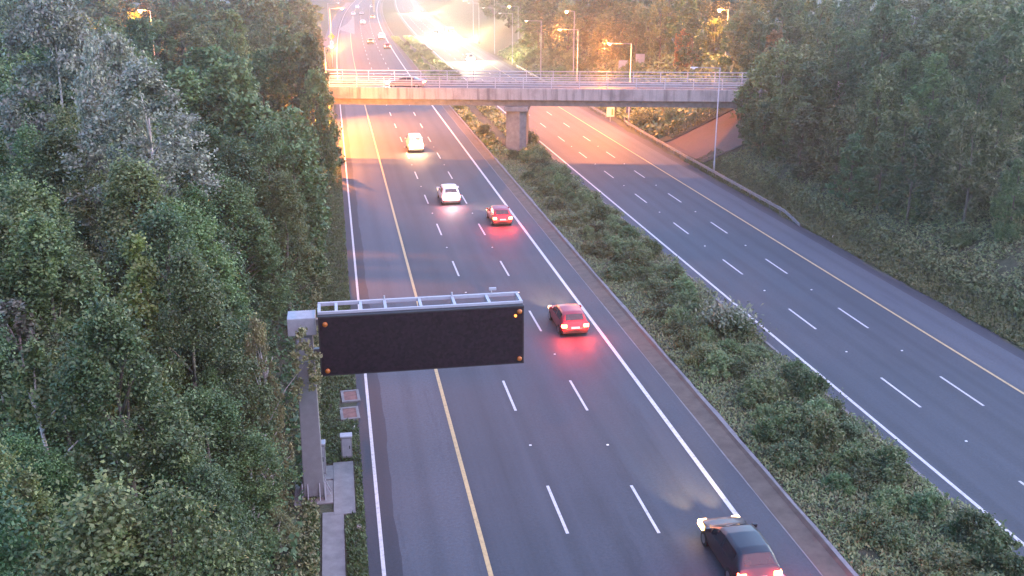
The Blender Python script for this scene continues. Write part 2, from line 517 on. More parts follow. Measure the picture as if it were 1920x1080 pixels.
HAZE = 0.0004
TREES = [(-8.78,50.2,1.85,15.5,3.3,'silver'),(-11.24,34.76,2.75,8.5,1.6,'silver3'),(-7.08,35.5,1.09,12.0,1.7,'yellow'),(-3.48,38.2,0.02,8.89,1.0,'willow'),(-1.74,38.6,0.0,8.28,0.62,'sprig'),(-3.88,35.5,0.07,7.1,0.95,'willow'),(-2.97,35.4,0.0,2.14,0.7,'willow'),(-9.1,29.7,1.99,9.5,2.0,'birch'),(59.21,131.94,7.2,6.0,2.0,'yellow_lit'),(53.84,153.03,6.17,6.0,1.7,'yellow_lit'),(-2.31,110.0,0.0,14.72,2.7,'wood'),(-1.76,105.0,0.0,12.03,2.0,'wood'),(-1.46,104.0,0.0,8.06,1.5,'wood'),(-4.46,113.0,0.17,14.93,3.2,'wood'),(-1.28,117.0,0.0,12.51,1.6,'wood'),(-7.29,112.0,1.18,12.26,2.8,'wood'),(47.2,108.0,2.85,9.42,2.7,'wood'),(47.63,104.0,3.07,10.92,3.0,'wood'),(48.93,100.0,3.72,8.38,3.0,'wood'),(46.28,106.0,2.39,5.16,1.9,'wood'),(46.25,99.0,2.38,4.97,2.2,'wood'),(46.32,109.0,2.41,7.14,1.5,'wood'),(-17.43,70.0,3.0,16.58,4.2,'silver2'),(-11.12,55.0,2.72,15.75,2.6,'silver2'),(-3.8,19.61,0.05,11.32,2.79,'wood'),(-5.11,19.46,0.35,11.37,3.59,'wood'),(-8.48,20.1,1.72,12.41,2.94,'wood'),(-5.58,23.55,0.5,8.36,2.54,'wood'),(-8.95,24.17,1.92,9.19,2.56,'wood'),(-4.12,26.93,0.1,8.23,1.97,'wood'),(-8.75,26.45,1.84,8.14,2.21,'wood'),(-6.78,28.93,0.96,11.73,3.34,'wood'),(-4.14,30.22,0.11,5.23,1.26,'wood'),(-4.88,32.05,0.28,8.31,2.7,'wood'),(-9.53,33.51,2.17,8.05,1.87,'wood'),(-12.14,32.08,2.94,11.2,3.07,'wood'),(-5.11,35.52,0.34,7.53,1.81,'wood'),(-5.44,35.28,0.45,11.92,2.98,'wood'),(-5.54,36.97,0.48,8.06,2.08,'wood'),(-10.47,36.54,2.52,10.83,3.46,'wood'),(-13.09,37.69,3.0,11.2,3.36,'wood'),(-7.08,41.39,1.09,11.25,3.24,'wood'),(-9.28,41.25,2.06,8.65,2.18,'wood'),(-12.05,41.47,2.92,10.87,3.15,'wood'),(-4.08,44.7,0.1,4.57,1.1,'wood'),(-6.94,45.54,1.03,10.85,3.11,'wood'),(-5.06,45.62,0.33,6.96,1.67,'wood'),(-13.01,44.6,3.0,9.02,2.42,'wood'),(-8.9,45.67,1.9,11.84,3.78,'wood'),(-14.76,44.35,3.0,12.28,3.43,'wood'),(-6.91,47.53,1.02,11.04,2.65,'wood'),(-5.23,49.16,0.38,7.44,1.78,'wood'),(-11.42,50.27,2.8,9.6,3.04,'wood'),(-13.55,52.15,3.0,11.13,3.59,'wood'),(-17.02,52.86,3.0,12.13,3.18,'wood'),(-6.16,57.09,0.71,9.96,3.25,'wood'),(-7.67,61.1,1.35,11.43,3.69,'wood'),(-10.84,61.75,2.64,10.46,2.91,'wood'),(-3.43,62.15,0.02,9.85,2.68,'wood'),(-17.34,61.33,3.0,9.98,2.9,'wood'),(-6.35,65.23,0.79,10.59,3.01,'wood'),(-4.39,66.91,0.16,11.62,2.87,'wood'),(-15.52,65.91,3.0,11.14,2.85,'wood'),(-3.03,68.62,0.0,10.73,2.69,'wood'),(-8.15,68.86,1.57,9.57,2.82,'wood'),(-19.41,69.8,3.0,10.57,2.99,'wood'),(-12.02,71.42,2.92,8.94,2.13,'wood'),(-4.16,74.89,0.11,11.13,3.21,'wood'),(-6.33,75.93,0.78,11.95,3.32,'wood'),(-11.6,75.35,2.84,8.65,1.99,'wood'),(-21.62,75.43,3.0,10.71,2.96,'wood'),(-4.88,78.47,0.28,11.58,3.36,'wood'),(47.7,63.65,3.1,5.73,1.45,'wood'),(-13.14,79.95,3.0,9.05,2.74,'wood'),(-19.4,78.23,3.0,12.28,3.41,'wood'),(-24.36,78.52,3.0,11.32,3.11,'wood'),(-11.45,82.05,2.81,11.24,3.27,'wood'),(47.0,68.17,2.75,8.55,2.18,'wood'),(50.89,66.54,4.7,7.51,2.07,'wood'),(-8.67,82.97,1.8,10.92,2.68,'wood'),(-3.52,83.96,0.02,10.72,2.74,'wood'),(-22.05,81.3,3.0,11.24,3.12,'wood'),(45.22,72.88,1.86,7.7,1.99,'wood'),(-17.39,85.67,3.0,11.9,3.15,'wood'),(-26.04,83.15,3.0,12.12,3.48,'wood'),(49.87,73.82,4.19,7.18,1.72,'wood'),(45.27,77.7,1.88,6.66,1.61,'wood'),(-8.76,90.1,1.84,12.36,3.45,'wood'),(50.33,76.65,4.41,8.43,1.95,'wood'),(-24.92,88.39,3.0,12.42,3.31,'wood'),(44.41,81.16,1.46,6.41,2.07,'wood'),(-13.35,92.79,3.0,8.24,2.16,'wood'),(55.15,76.98,6.83,5.52,1.42,'wood'),(49.41,81.7,3.95,6.38,2.05,'wood'),(-13.34,93.95,3.0,10.0,3.21,'wood'),(45.47,85.71,1.98,7.89,2.25,'wood'),(-2.17,96.57,0.0,6.15,1.48,'wood'),(59.61,78.56,7.2,7.94,2.58,'wood'),(55.43,80.73,6.97,8.62,2.32,'wood'),(-12.53,98.55,2.98,9.93,2.58,'wood'),(-21.84,97.03,3.0,11.24,3.29,'wood'),(-16.98,99.22,3.0,9.33,2.18,'wood'),(58.51,81.9,7.2,10.98,2.61,'wood'),(-8.92,100.57,1.91,12.0,2.98,'wood'),(53.84,85.06,6.17,8.03,2.42,'wood'),(50.08,87.71,4.29,7.75,1.86,'wood'),(44.63,91.74,1.56,7.21,2.32,'wood'),(50.71,88.81,4.61,8.34,2.22,'wood'),(-25.25,98.57,3.0,12.17,3.43,'wood'),(-18.78,100.6,3.0,12.21,3.16,'wood'),(-29.03,99.36,3.0,12.16,3.89,'wood'),(-11.86,103.9,2.89,11.53,3.76,'wood'),(46.04,95.08,2.27,6.54,1.66,'wood'),(59.43,87.46,7.2,11.41,3.64,'wood'),(52.04,93.38,5.27,5.93,1.84,'wood'),(65.02,86.19,7.2,9.91,3.12,'wood'),(55.14,92.23,6.82,6.99,2.04,'wood'),(54.09,93.95,6.29,6.48,1.5,'wood'),(47.66,97.66,3.08,5.94,1.95,'wood'),(60.53,92.01,7.2,9.01,2.25,'wood'),(47.47,100.17,2.99,7.4,2.05,'wood'),(60.04,93.74,7.2,11.02,2.84,'wood'),(45.32,102.33,1.91,6.09,1.86,'wood'),(49.27,99.97,3.88,6.29,2.04,'wood'),(-25.14,111.68,3.0,11.18,3.16,'wood'),(63.82,95.13,7.2,11.24,3.36,'wood'),(56.75,99.69,7.2,11.34,3.19,'wood'),(51.63,103.77,5.07,7.02,2.22,'wood'),(61.58,99.13,7.2,7.67,2.42,'wood'),(57.88,101.87,7.2,9.04,2.44,'wood'),(54.94,103.57,6.72,7.94,2.27,'wood'),(-30.38,113.82,3.0,11.87,3.4,'wood'),(64.75,98.21,7.2,11.64,3.34,'wood'),(51.35,105.66,4.93,8.4,2.7,'wood'),(60.91,100.22,7.2,7.87,2.17,'wood'),(70.25,95.69,7.2,9.89,3.12,'wood'),(49.66,107.42,4.08,6.93,2.08,'wood'),(-24.33,117.15,3.0,11.61,3.77,'wood'),(-4.86,119.74,0.27,12.09,3.83,'wood'),(55.95,107.6,7.2,8.2,2.02,'wood'),(64.34,103.07,7.2,9.97,2.34,'wood'),(54.96,110.29,6.73,5.7,1.72,'wood'),(60.5,107.51,7.2,11.8,2.93,'wood'),(-6.22,123.2,0.73,12.27,3.13,'wood'),(62.92,107.35,7.2,9.79,2.43,'wood'),(63.07,108.32,7.2,10.15,3.32,'wood'),(68.61,108.74,7.2,11.85,3.75,'wood'),(61.3,112.74,7.2,7.65,2.53,'wood'),(-35.17,125.44,3.0,11.94,3.44,'wood'),(75.47,108.02,7.2,11.38,2.94,'wood'),(61.72,119.27,7.2,7.96,2.63,'wood'),(-37.53,129.74,3.0,11.22,2.82,'wood'),(53.96,125.45,6.23,8.7,2.15,'wood'),(60.8,122.93,7.2,11.65,2.69,'wood'),(81.55,111.79,7.2,11.79,3.34,'wood'),(76.24,118.77,7.2,10.83,3.5,'wood'),(-12.13,141.3,2.94,10.14,2.5,'wood'),(73.75,123.41,7.2,11.43,3.56,'wood'),(61.98,130.31,7.2,8.13,2.2,'wood'),(-25.06,144.07,3.0,12.39,3.14,'wood'),(-12.83,146.22,3.0,12.44,2.87,'wood'),(57.14,136.0,7.2,9.62,2.89,'wood'),(66.84,132.62,7.2,8.65,2.82,'wood'),(86.03,123.72,7.2,11.93,3.8,'wood'),(62.73,138.19,7.2,11.32,3.06,'wood'),(-30.45,150.15,3.0,11.59,3.56,'wood'),(-10.61,153.4,2.57,10.03,2.61,'wood'),(57.63,142.75,7.2,7.73,2.55,'wood'),(60.61,142.56,7.2,8.1,2.47,'wood'),(-18.19,154.76,3.0,10.34,2.99,'wood'),(-41.56,152.19,3.0,11.26,3.41,'wood'),(-24.77,156.15,3.0,11.48,3.71,'wood'),(67.65,143.5,7.2,9.64,2.65,'wood'),(92.89,128.72,7.2,11.22,3.6,'wood'),(-34.75,154.4,3.0,9.46,2.32,'wood'),(-21.6,158.26,3.0,12.24,3.98,'wood'),(60.48,148.16,7.2,7.99,2.55,'wood'),(-10.14,160.7,2.4,9.92,2.77,'wood'),(54.48,151.39,6.49,8.69,2.61,'wood'),(-32.23,158.98,3.0,10.53,2.54,'wood'),(-17.18,162.09,3.0,9.9,2.58,'wood'),(-10.46,164.0,2.52,11.61,3.31,'wood'),(69.98,148.88,7.2,10.89,2.96,'wood'),(80.45,144.31,7.2,11.3,2.79,'wood'),(-15.83,164.88,3.0,10.31,2.91,'wood'),(-46.85,159.19,3.0,11.14,3.19,'wood'),(55.75,157.15,7.13,10.26,2.76,'wood'),(86.04,142.6,7.2,11.59,2.87,'wood'),(-4.88,167.23,0.28,11.09,2.64,'wood'),(-22.4,166.57,3.0,9.5,2.57,'wood'),(76.37,150.77,7.2,10.06,2.5,'wood'),(-36.72,165.85,3.0,11.79,3.0,'wood'),(69.16,155.76,7.2,11.42,3.7,'wood'),(94.45,142.63,7.2,11.48,3.12,'wood'),(-24.25,169.98,3.0,10.96,3.27,'wood'),(61.46,160.6,7.2,6.54,2.16,'wood'),(81.14,151.01,7.2,10.82,3.11,'wood'),(-4.26,172.48,0.13,11.53,2.68,'wood'),(86.52,149.75,7.2,10.01,2.69,'wood'),(-16.2,172.67,3.0,12.07,3.87,'wood'),(57.01,164.4,7.2,10.02,2.99,'wood'),(53.93,165.76,6.21,10.42,2.52,'wood'),(-30.14,171.6,3.0,11.53,3.11,'wood'),(78.94,156.52,7.2,10.26,2.74,'wood'),(-43.43,170.23,3.0,12.48,2.88,'wood'),(-4.73,175.83,0.24,12.29,3.87,'wood'),(68.98,161.74,7.2,10.06,3.27,'wood'),(51.75,172.45,5.13,7.59,2.51,'wood'),(103.25,151.37,7.2,11.63,3.64,'wood'),(54.87,175.74,6.68,8.01,2.64,'wood'),(63.37,172.37,7.2,10.54,2.59,'wood'),(87.06,162.45,7.2,8.75,2.6,'wood'),(67.26,173.43,7.2,9.63,2.99,'wood'),(51.16,179.03,4.83,7.97,2.63,'wood'),(-7.0,187.96,1.06,12.02,3.35,'wood'),(-36.17,184.95,3.0,10.54,2.85,'wood'),(-41.96,184.06,3.0,10.64,2.73,'wood'),(59.73,178.97,7.2,11.43,3.08,'wood'),(-53.51,182.03,3.0,11.02,2.99,'wood'),(-49.07,183.41,3.0,11.91,3.3,'wood'),(55.41,181.89,6.96,7.93,1.89,'wood'),(-22.58,191.12,3.0,12.35,3.86,'wood'),(66.01,180.37,7.2,11.72,3.41,'wood'),(49.96,187.02,4.23,8.61,2.84,'wood'),(-36.33,190.66,3.0,10.96,3.43,'wood'),(-47.36,189.24,3.0,12.03,3.81,'wood'),(103.1,166.07,7.2,11.08,2.95,'wood'),(56.11,188.44,7.2,8.22,2.43,'wood'),(-25.5,195.39,3.0,11.48,3.4,'wood'),(-14.36,196.41,3.0,12.23,3.78,'wood'),(-7.02,197.29,1.07,10.93,3.31,'wood'),(-11.18,200.57,2.74,9.27,2.42,'wood'),(54.77,193.6,6.63,10.49,3.04,'wood'),(87.09,182.15,7.2,10.85,2.66,'wood'),(94.65,179.3,7.2,9.98,2.56,'wood'),(76.06,187.77,7.2,10.25,2.77,'wood'),(-32.17,200.59,3.0,10.67,2.92,'wood'),(-36.65,200.43,3.0,12.07,3.72,'wood'),(51.02,198.6,4.76,7.86,2.58,'wood'),(74.88,194.08,7.2,9.97,3.08,'wood'),(54.0,200.8,6.25,10.45,3.1,'wood'),(-11.76,208.09,2.88,12.21,3.39,'wood'),(53.95,203.74,6.22,10.46,2.87,'wood'),(-60.04,202.27,3.0,12.49,3.23,'wood'),(47.92,207.67,3.2,11.34,3.4,'wood'),(-17.01,215.38,3.0,12.2,3.57,'wood'),(-32.03,214.33,3.0,11.01,3.21,'wood'),(-42.58,215.5,3.0,11.6,3.52,'wood'),(55.0,212.91,6.74,10.7,3.5,'wood'),(-53.35,213.54,3.0,12.1,3.81,'wood'),(-62.01,214.24,3.0,12.13,3.07,'wood'),(47.75,218.19,3.11,10.23,2.99,'wood'),(-27.79,222.33,3.0,11.83,3.44,'wood'),(-50.29,218.63,3.0,12.35,3.75,'wood'),(-23.36,224.53,3.0,11.38,3.66,'wood'),(-61.15,218.11,3.0,12.37,3.4,'wood'),(87.38,209.44,7.2,11.85,3.81,'wood'),(-9.84,227.7,2.32,11.4,3.42,'wood'),(-5.04,227.64,0.35,11.47,2.88,'wood'),(-35.07,228.09,3.0,11.24,2.82,'wood'),(64.28,222.21,7.2,9.15,2.34,'wood'),(51.4,226.44,4.91,8.78,2.4,'wood'),(-16.52,232.35,3.0,14.1,6.05,'wood'),(-20.93,234.06,3.0,12.34,4.57,'wood'),(47.55,231.78,2.98,11.64,4.51,'wood'),(-47.31,232.17,3.0,9.63,3.98,'wood'),(55.42,230.34,6.92,11.71,4.52,'wood'),(46.83,232.82,2.61,12.69,4.89,'wood'),(-61.68,232.7,3.0,11.72,4.4,'wood'),(-7.55,242.48,1.37,12.65,5.07,'wood'),(74.12,231.86,7.2,12.81,5.19,'wood'),(-25.41,243.31,3.0,13.8,4.73,'wood'),(-36.62,243.14,3.0,10.69,4.24,'wood'),(-62.3,242.46,3.0,12.33,4.4,'wood'),(-51.02,245.97,3.0,13.44,5.38,'wood'),(-15.29,251.29,3.0,12.86,5.63,'wood'),(56.37,256.69,7.2,11.64,5.28,'wood'),(-64.46,257.89,3.0,12.48,5.6,'wood'),(-72.0,256.59,3.0,12.26,4.38,'wood'),(-8.57,268.47,1.92,12.9,5.3,'wood'),(-51.85,265.25,3.0,12.12,4.5,'wood'),(-60.62,266.0,3.0,13.19,5.95,'wood'),(-38.87,274.21,3.0,12.92,5.61,'wood'),(-49.74,281.07,3.0,12.89,5.34,'wood'),(-33.17,287.76,3.0,9.62,4.26,'wood'),(52.14,284.93,5.04,11.68,4.35,'wood'),(-81.0,288.31,3.0,12.28,4.98,'wood'),(50.93,297.4,4.35,12.27,4.64,'wood'),(-33.48,299.84,3.0,12.99,4.39,'wood'),(-48.28,306.28,3.0,11.32,5.04,'wood'),(-9.15,317.08,2.42,10.55,4.27,'wood'),(-43.49,317.51,3.0,13.66,4.68,'wood'),(-7.32,326.58,1.74,11.24,4.6,'wood'),(53.56,344.7,5.24,9.47,4.29,'wood')]
# ------------------------------------------------------------------ overbridge (skewed: near edge runs Y = 127 - .245 X)
BR = empty('road_bridge', (21.5, 127 - .245 * 21.5, 0), math.atan(-.245), 'weathered concrete road bridge with pale metal railings crossing the motorway', 'bridge')
def bpart(mb, name, mat, bevel=0, parent=None): return mb.build(name, mat, parent or BR, bevel=bevel)
X0, X1, BW = -34, 46, 7.6
bpart(MB().box(X0, X1, 0, .35, 6.25, 7.65), 'fascia', M['bridge'], .03)
bpart(MB().box(X0, X1, BW - .35, BW, 6.25, 7.65), 'fascia', M['bridge'], .03)
bpart(MB().box(X0, X1, .352, BW - .352, 6.9, 7.3), 'deck', M['lane'])
mb = MB()
for y in (.8, 2.5, 4.2, 5.9): mb.box(X0, X1, y, y + .9, 5.45, 6.898)
bpart(mb, 'girder', M['concrete'])
bpart(MB().box(X0, X1, .36, 1.3, 7.305, 7.45), 'footway', M['concrete'], .02)
bpart(MB().box(X0, X1, BW - 1.3, BW - .36, 7.305, 7.45), 'footway', M['concrete'], .02)
for y, nm in ((.17, 'near'), (BW - .17, 'far')):
    mb = MB()
    mb.box(X0, X1, y - .06, y + .06, 8.90, 9.0)
    for z in (8.52, 8.2, 7.95): mb.box(X0, X1, y - .035, y + .035, z - .04, z + .04)
    rail = bpart(mb, 'railing', M['pale_metal'])
    x = X0 + 1.1
    while x < X1:
        bpart(MB().box(x - .05, x + .05, y - .065, y + .09, 7.652, 8.898), 'railing_post', M['pale_metal'], 0, rail)
        x += 3.4
# pier: wall with a pointed nose, crosshead with end block
mb = MB(); out = [(-1.35, 1.15), (.35, .32), (1.15, .95), (1.15, 7.0), (.25, 7.6), (-1.35, 7.0)]
vs = [(x + .3, y, z) for z in (-.3, 4.85) for x, y in out]; n_ = len(out)
mb.add(vs, [tuple(range(n_))[::-1], tuple(range(n_, 2 * n_))] + [(i, (i + 1) % n_, n_ + (i + 1) % n_, n_ + i) for i in range(n_)])
bpart(mb, 'pier', M['concrete'])
bpart(MB().box(-1.25, 1.75, .15, BW - .3, 4.85, 5.445), 'crosshead', M['concrete'], .03)
# abutment slope paving on the right, with rims
def onslope(X, Y): return terr(X, Y) + .06
mb = MB(); vs = []; fs = []
q = [(41.6, 109.6), (41.1, 123.5)], [(53, 107.2), (53, 122.0)]
NN = 12
for i in range(NN + 1):
    t = i / NN
    for (a, b_) in ((q[0][0], q[1][0]), (q[0][1], q[1][1])):
        x = a[0] + (b_[0] - a[0]) * t; y = a[1] + (b_[1] - a[1]) * t
        vs.append((x, y, max(terr(x, y), 0) + .14))
for i in range(NN): fs.append((2 * i, 2 * i + 2, 2 * i + 3, 2 * i + 1))
mb.add(vs, fs)
o = mb.build('paved_slope', M['paving']); tagset(o, 'reddish paved embankment slope under the right end of the bridge', 'embankment')
for k in (0, 1):
    mb = MB(); mb.tube([Vector(v) + Vector((0, 0, .02)) for v in vs[k::2]], .16, 6)
    mb.build('rim', M['drain'], o)
# left end abutment wall, mostly behind the trees
mb = MB(); mb.box(X0, -24.0, .4, BW - .4, -1, 6.88)
bpart(mb, 'abutment', M['concrete'])
mb = MB(); mb.box(33, X1, .4, BW - .4, 2.5, 5.44)
bpart(mb, 'abutment', M['concrete'])
# a second overbridge closes the view of the road
B2 = empty('far_bridge', (30, 505, 0), 0, 'distant overbridge closing the view at the top of the road', 'bridge')
B2f = MB().box(-80, 90, 0, 9, 5.6, 7.4).build('deck', M['bridge'], B2)
mb = MB(); mb.box(-80, 90, .1, .25, 7.4, 8.5); mb.build('parapet', M['pale_metal'], B2)
mb = MB(); mb.box(-9.4, -8.4, 1, 8, 0, 5.6); mb.build('pier', M['concrete'], B2)

# ------------------------------------------------------------------ crash barrier on the right verge
def barrier(pts, label, height=.72):
    root = empty('crash_barrier', (pts[0][0], pts[0][1], 0), 0, label, 'crash barrier')
    o0 = Vector((pts[0][0], pts[0][1], 0))
    P = []
    for a, b_ in zip(pts[:-1], pts[1:]):
        n_ = max(2, int((Vector(b_) - Vector(a)).length / 1.2))
        for i in range(n_): P.append(Vector(a).lerp(Vector(b_), i / n_))
    P.append(Vector(pts[-1])); P = [p - o0 for p in P]
    mb = MB(); prof = [(.0, .30), (-.05, .24), (-.0, .16), (-.0, .12), (-.05, .05), (0, -.0)]
    vs = []; fs = []
    for i, p in enumerate(P):
        d = (P[min(i + 1, len(P) - 1)] - P[max(0, i - 1)]); d.z = 0; d.normalize(); s = Vector((-d.y, d.x, 0))
        for a, z in prof: vs.append(p + s * (-a) + Vector((0, 0, height - .30 + z)))
        for a, z in reversed(prof): vs.append(p + s * (-a - .02) + Vector((0, 0, height - .30 + z)))
    k = len(prof) * 2
    for i in range(len(P) - 1):
        for j in range(k): fs.append((i * k + j, i * k + (j + 1) % k, (i + 1) * k + (j + 1) % k, (i + 1) * k + j))
    mb.add(vs, fs); mb.build('rail', M['barrier'], root)
    for i in range(1, len(P), 2):
        MB().box(-.05, .05, -.06, .06, -.2, height - .02).build('post', M['barrier'], root, loc=P[i] + Vector((.12, 0, 0)))
    return root
barrier([(39.75, 80.5, -.45), (39.85, 84, .0), (40.0, 95, 0), (40.2, 112, 0), (40.4, 124, 0), (40.7, 138, 0), (41.0, 141, .0), (41.9, 143.5, .1)], 'galvanised crash barrier running under the bridge beside the right bank')
barrier([(39.8, 146, 0), (39.9, 160, 0), (40.0, 195, 0), (40.3, 225, 0)], 'galvanised crash barrier beyond the bridge below the orange-lit bank')

# ------------------------------------------------------------------ street lamps along the right verge and in the wood
def lamp_post(loc, height, arm, rz, label, on=False, pale=True, group=None, emit='sodium', big=False):
    root = empty('street_lamp', loc, rz, label, 'street lamp', group)
    MB().tube([(0, 0, -.3), (0, 0, 1.2), (0, 0, 1.25), (0, 0, height)], [.11, .11, .075, .05], 8).build('pole', M['galv'], root, True)
    MB().tube([(0, 0, height - .06), (-arm, 0, height + .05)], [.04, .035], 6).build('arm', M['galv'], root, True)
    hd = MB(); L = .85
    hd.hexa([(-arm - L, -.13, height - .02), (-arm, -.09, height - .0), (-arm, .09, height - .0), (-arm - L, .13, height - .02),
             (-arm - L + .06, -.11, height + .13), (-arm, -.07, height + .1), (-arm, .07, height + .1), (-arm - L + .06, .11, height + .13)])
    h = hd.build('lantern', M['lantern_off'], root, bevel=.03)
    g_ = MB(); k_ = 2.4 if big else 1.
    g_.lathe([(.02, -.14 * k_), (.13, -.11 * k_), (.16 * k_ ** .5, -.03), (.16 * k_ ** .5, 0)], (-arm - L * .55, 0, height - .025), 12)
    g_.build('bowl', M[emit] if on else M['plate'], h, True)
    return root
LAMPS = [(41.0, 104.95, 11.4, 2.5), (41.4, 140, 11.4, 2.6), (41.4, 172, 11.4, 2.6), (40.7, 200, 11.4, 2.5), (40.6, 232, 11.4, 2.4), (41.2, 262, 11.4, 2.4), (41.9, 295, 11.4, 2.4), (42.6, 312, 11.4, 2.4)]
LL = ['tall lamp post with arm over the lane standing before the right end of the bridge', 'lamp post rising behind the bridge railing nearest the right wood',
      'lamp post in front of the yellow-lit tree beyond the bridge', 'slim lamp post beyond the bridge with a dull white lantern', 'lamp post beside the glare of the oncoming headlights, its lantern high',
      'far lamp post above the oncoming headlights', 'far lamp post near the top of the view', 'farthest lamp post before the road bends away']
for (x, y, h, a), l in zip(LAMPS, LL):
    lamp_post((x, y, 0), h, a, 0, l, on=y in (200,), group='lamp posts along the right verge', emit='sodium_soft')
for (x, y, z, h, l) in ((46.2, 236, 1.9, 9.7, 'lit lamp post with yellow lantern set back on the bank'), (46.6, 258, 1.5, 10.4, 'lit lamp post with small white lantern set back on the bank'), (50, 318, 2.0, 10.5, 'tall lamp post with short arm on the far bank')):
    lamp_post((x, y, z), h, 1.8, 0, l, on=True, group='lamp posts on the far right bank', big=True)
# left verge
lamp_post((.05, 235, 0), 12.6, 2.2, math.pi, 'tall lit lamp post at the edge of the left wood beyond the bridge', on=True, group='lamp posts of the left verge')
lamp_post((-.95, 147, 0), 11.0, .5, math.pi, 'pale lamp post at the edge of the left trees just beyond the bridge', on=True, group='lamp posts of the left verge')
lamp_post((-.35, 268, 0), 12.6, 2.2, math.pi, 'second lamp post standing close behind the tall lit one', on=False, group='lamp posts of the left verge')
# lit lamps that show through the woods
for (x, y, zl, l) in ((61.0, 158, 14.95, 'bright orange lamp glowing above the right wood'), (43.0, 188, 13.6, 'small warm lamp over the trees beyond the bridge, left one'),
                      (55.4, 190, 13.4, 'small warm lamp over the trees beyond the bridge, right one'), (-29.0, 170, 15.0, 'orange lamp glowing in the top of the left wood')):
    z0 = terr(x, y); lamp_post((x + 1.5, y, z0), zl - z0 + .1, 1.0, 0, l, on=True, group='lit lamps showing through the woods', big=True)

PW = .7
def point(name, loc, col, power, rad=.15, typ='POINT', rot=None, size=None, blend=.3):
    d = bpy.data.lights.new(name, typ); d.energy = power * PW; d.color = col; d.shadow_soft_size = rad
    if typ == 'SPOT': d.spot_size = size; d.spot_blend = blend
    o = bpy.data.objects.new(name, d); COL.objects.link(o); o.location = loc
    if rot: o.rotation_euler = rot
    return o
def aim(o, target):
    o.rotation_euler = (Vector(target) - Vector(o.location)).to_track_quat('-Z', 'Y').to_euler()
SOD = (1.0, .28, .04)

point('sodium_light', (61.0 - .4, 157.2, 14.7), (1, .36, .06), 5000)
point('sodium_light', (-29.5, 169, 14.6), SOD, 3500)
aim(point('sodium_light', (.45, 147, 10.85), SOD, 27000, .06, 'SPOT', size=R(155), blend=.4), (9.0, 139, 0))
point('sodium_light', (2.8, 235, 12.3), SOD, 5500, .2)
point('sodium_light', (37.6, 172, 11.1), SOD, 9000, .2)
point('sodium_light', (37.6, 140, 11.1), SOD, 11000, .2)
point('sodium_light', (3.5, 330, 12), SOD, 5500, .2)
point('sodium_light', (40, 300, 12), SOD, 4000, .2)
point('sodium_light', (20, 400, 12), SOD, 6000, .2)
# lamp on the left verge behind the trees, just short of the bridge: shielded, thrown towards the bridge
lamp_post((-2.2, 117.5, 0), 8.0, 1.2, math.pi, 'shielded lamp hidden by the left trees beside the bridge', on=False)
o = point('sodium_light', (-.4, 119.2, 7.8), SOD, 3600, .05, 'SPOT', size=R(150), blend=.06); aim(o, (7.6, 133.0, 2.0))

point('sodium_light', (-1.0, 114, 4.6), SOD, 2600, .2)  # added bulb without a post, warms the verge and tree edges
# ------------------------------------------------------------------ variable message sign
VM = empty('message_sign', (-1.74, 40.0, 0), 0, 'large dark blank electronic message sign on a grey cantilever post', 'message sign')
mb = MB()
def taper(mb, w0, w1, d0, d1, z0, z1, cx=0, cy_=0):
    return mb.hexa([(cx - w0 / 2, cy_ - d0 / 2, z0), (cx + w0 / 2, cy_ - d0 / 2, z0), (cx + w0 / 2, cy_ + d0 / 2, z0), (cx - w0 / 2, cy_ + d0 / 2, z0),
                    (cx - w1 / 2, cy_ - d1 / 2, z1), (cx + w1 / 2, cy_ - d1 / 2, z1), (cx + w1 / 2, cy_ + d1 / 2, z1), (cx - w1 / 2, cy_ + d1 / 2, z1)])
taper(mb, .86, .70, .8, .62, .10, 7.7)
pole = mb.build('post', M['grey_paint'], VM, bevel=.03)
mb = MB(); mb.box(-.75, .75, -.7, .7, -.12, .03)
for sx in (-.48, -.25, .25, .48):
    for sy in (-1, 1): mb.hexa([(sx - .02, sy * .38, .03), (sx + .02, sy * .38, .03), (sx + .02, sy * .68, .03), (sx - .02, sy * .68, .03), (sx - .02, sy * .36, .75), (sx + .02, sy * .36, .75), (sx + .02, sy * .4, .75), (sx - .02, sy * .4, .75)])
for sy in (-.2, .2):
    for sx in (-1, 1): mb.hexa([(sx * .42, sy - .02, .03), (sx * .72, sy - .02, .03), (sx * .72, sy + .02, .03), (sx * .42, sy + .02, .03), (sx * .41, sy - .02, .7), (sx * .44, sy - .02, .7), (sx * .44, sy + .02, .7), (sx * .41, sy + .02, .7)])
mb.build('base_plate', M['galv'], VM)
MB().box(-.62, .52, -.5, .55, 7.55, 8.3).build('head_bracket', M['galv'], VM, bevel=.03)
MB().box(-.30, .22, -.37, -.352, 6.35, 7.4).build('access_panel', M['galv'], VM, bevel=.01)
bx0, bx1, by, bz0, bz1 = .62, 9.06, -1.0, 5.92, 8.5
case = MB().box(bx0, bx1, by, by + .32, bz0, bz1).build('display_case', M['black'], VM, bevel=.02)
MB().box(bx0 + .06, bx1 - .06, by - .012, by - .002, bz0 + .06, bz1 - .06).build('display_face', M['display'], case)
for x, z, mt in ((bx0 + .28, bz1 - .32, 'amber'), (bx1 - .2, bz1 - .24, 'amber'), (bx1 - .2, bz0 + .24, 'amber'), (bx0 + .28, bz0 + .24, 'amber')):
    lb = MB().lathe([(.105, -.0), (.105, -.06), (.08, -.09), (.02, -.105)], (x, by - .012, z), 14, 'y').build('warning_lantern', M[mt], VM, True)
MB().lathe([(.06, 0), (.06, -.05), (.02, -.08)], (bx1 - .37, by - .012, bz1 - .42), 10, 'y').build('indicator_lamp', M['amber_on'], VM, True)
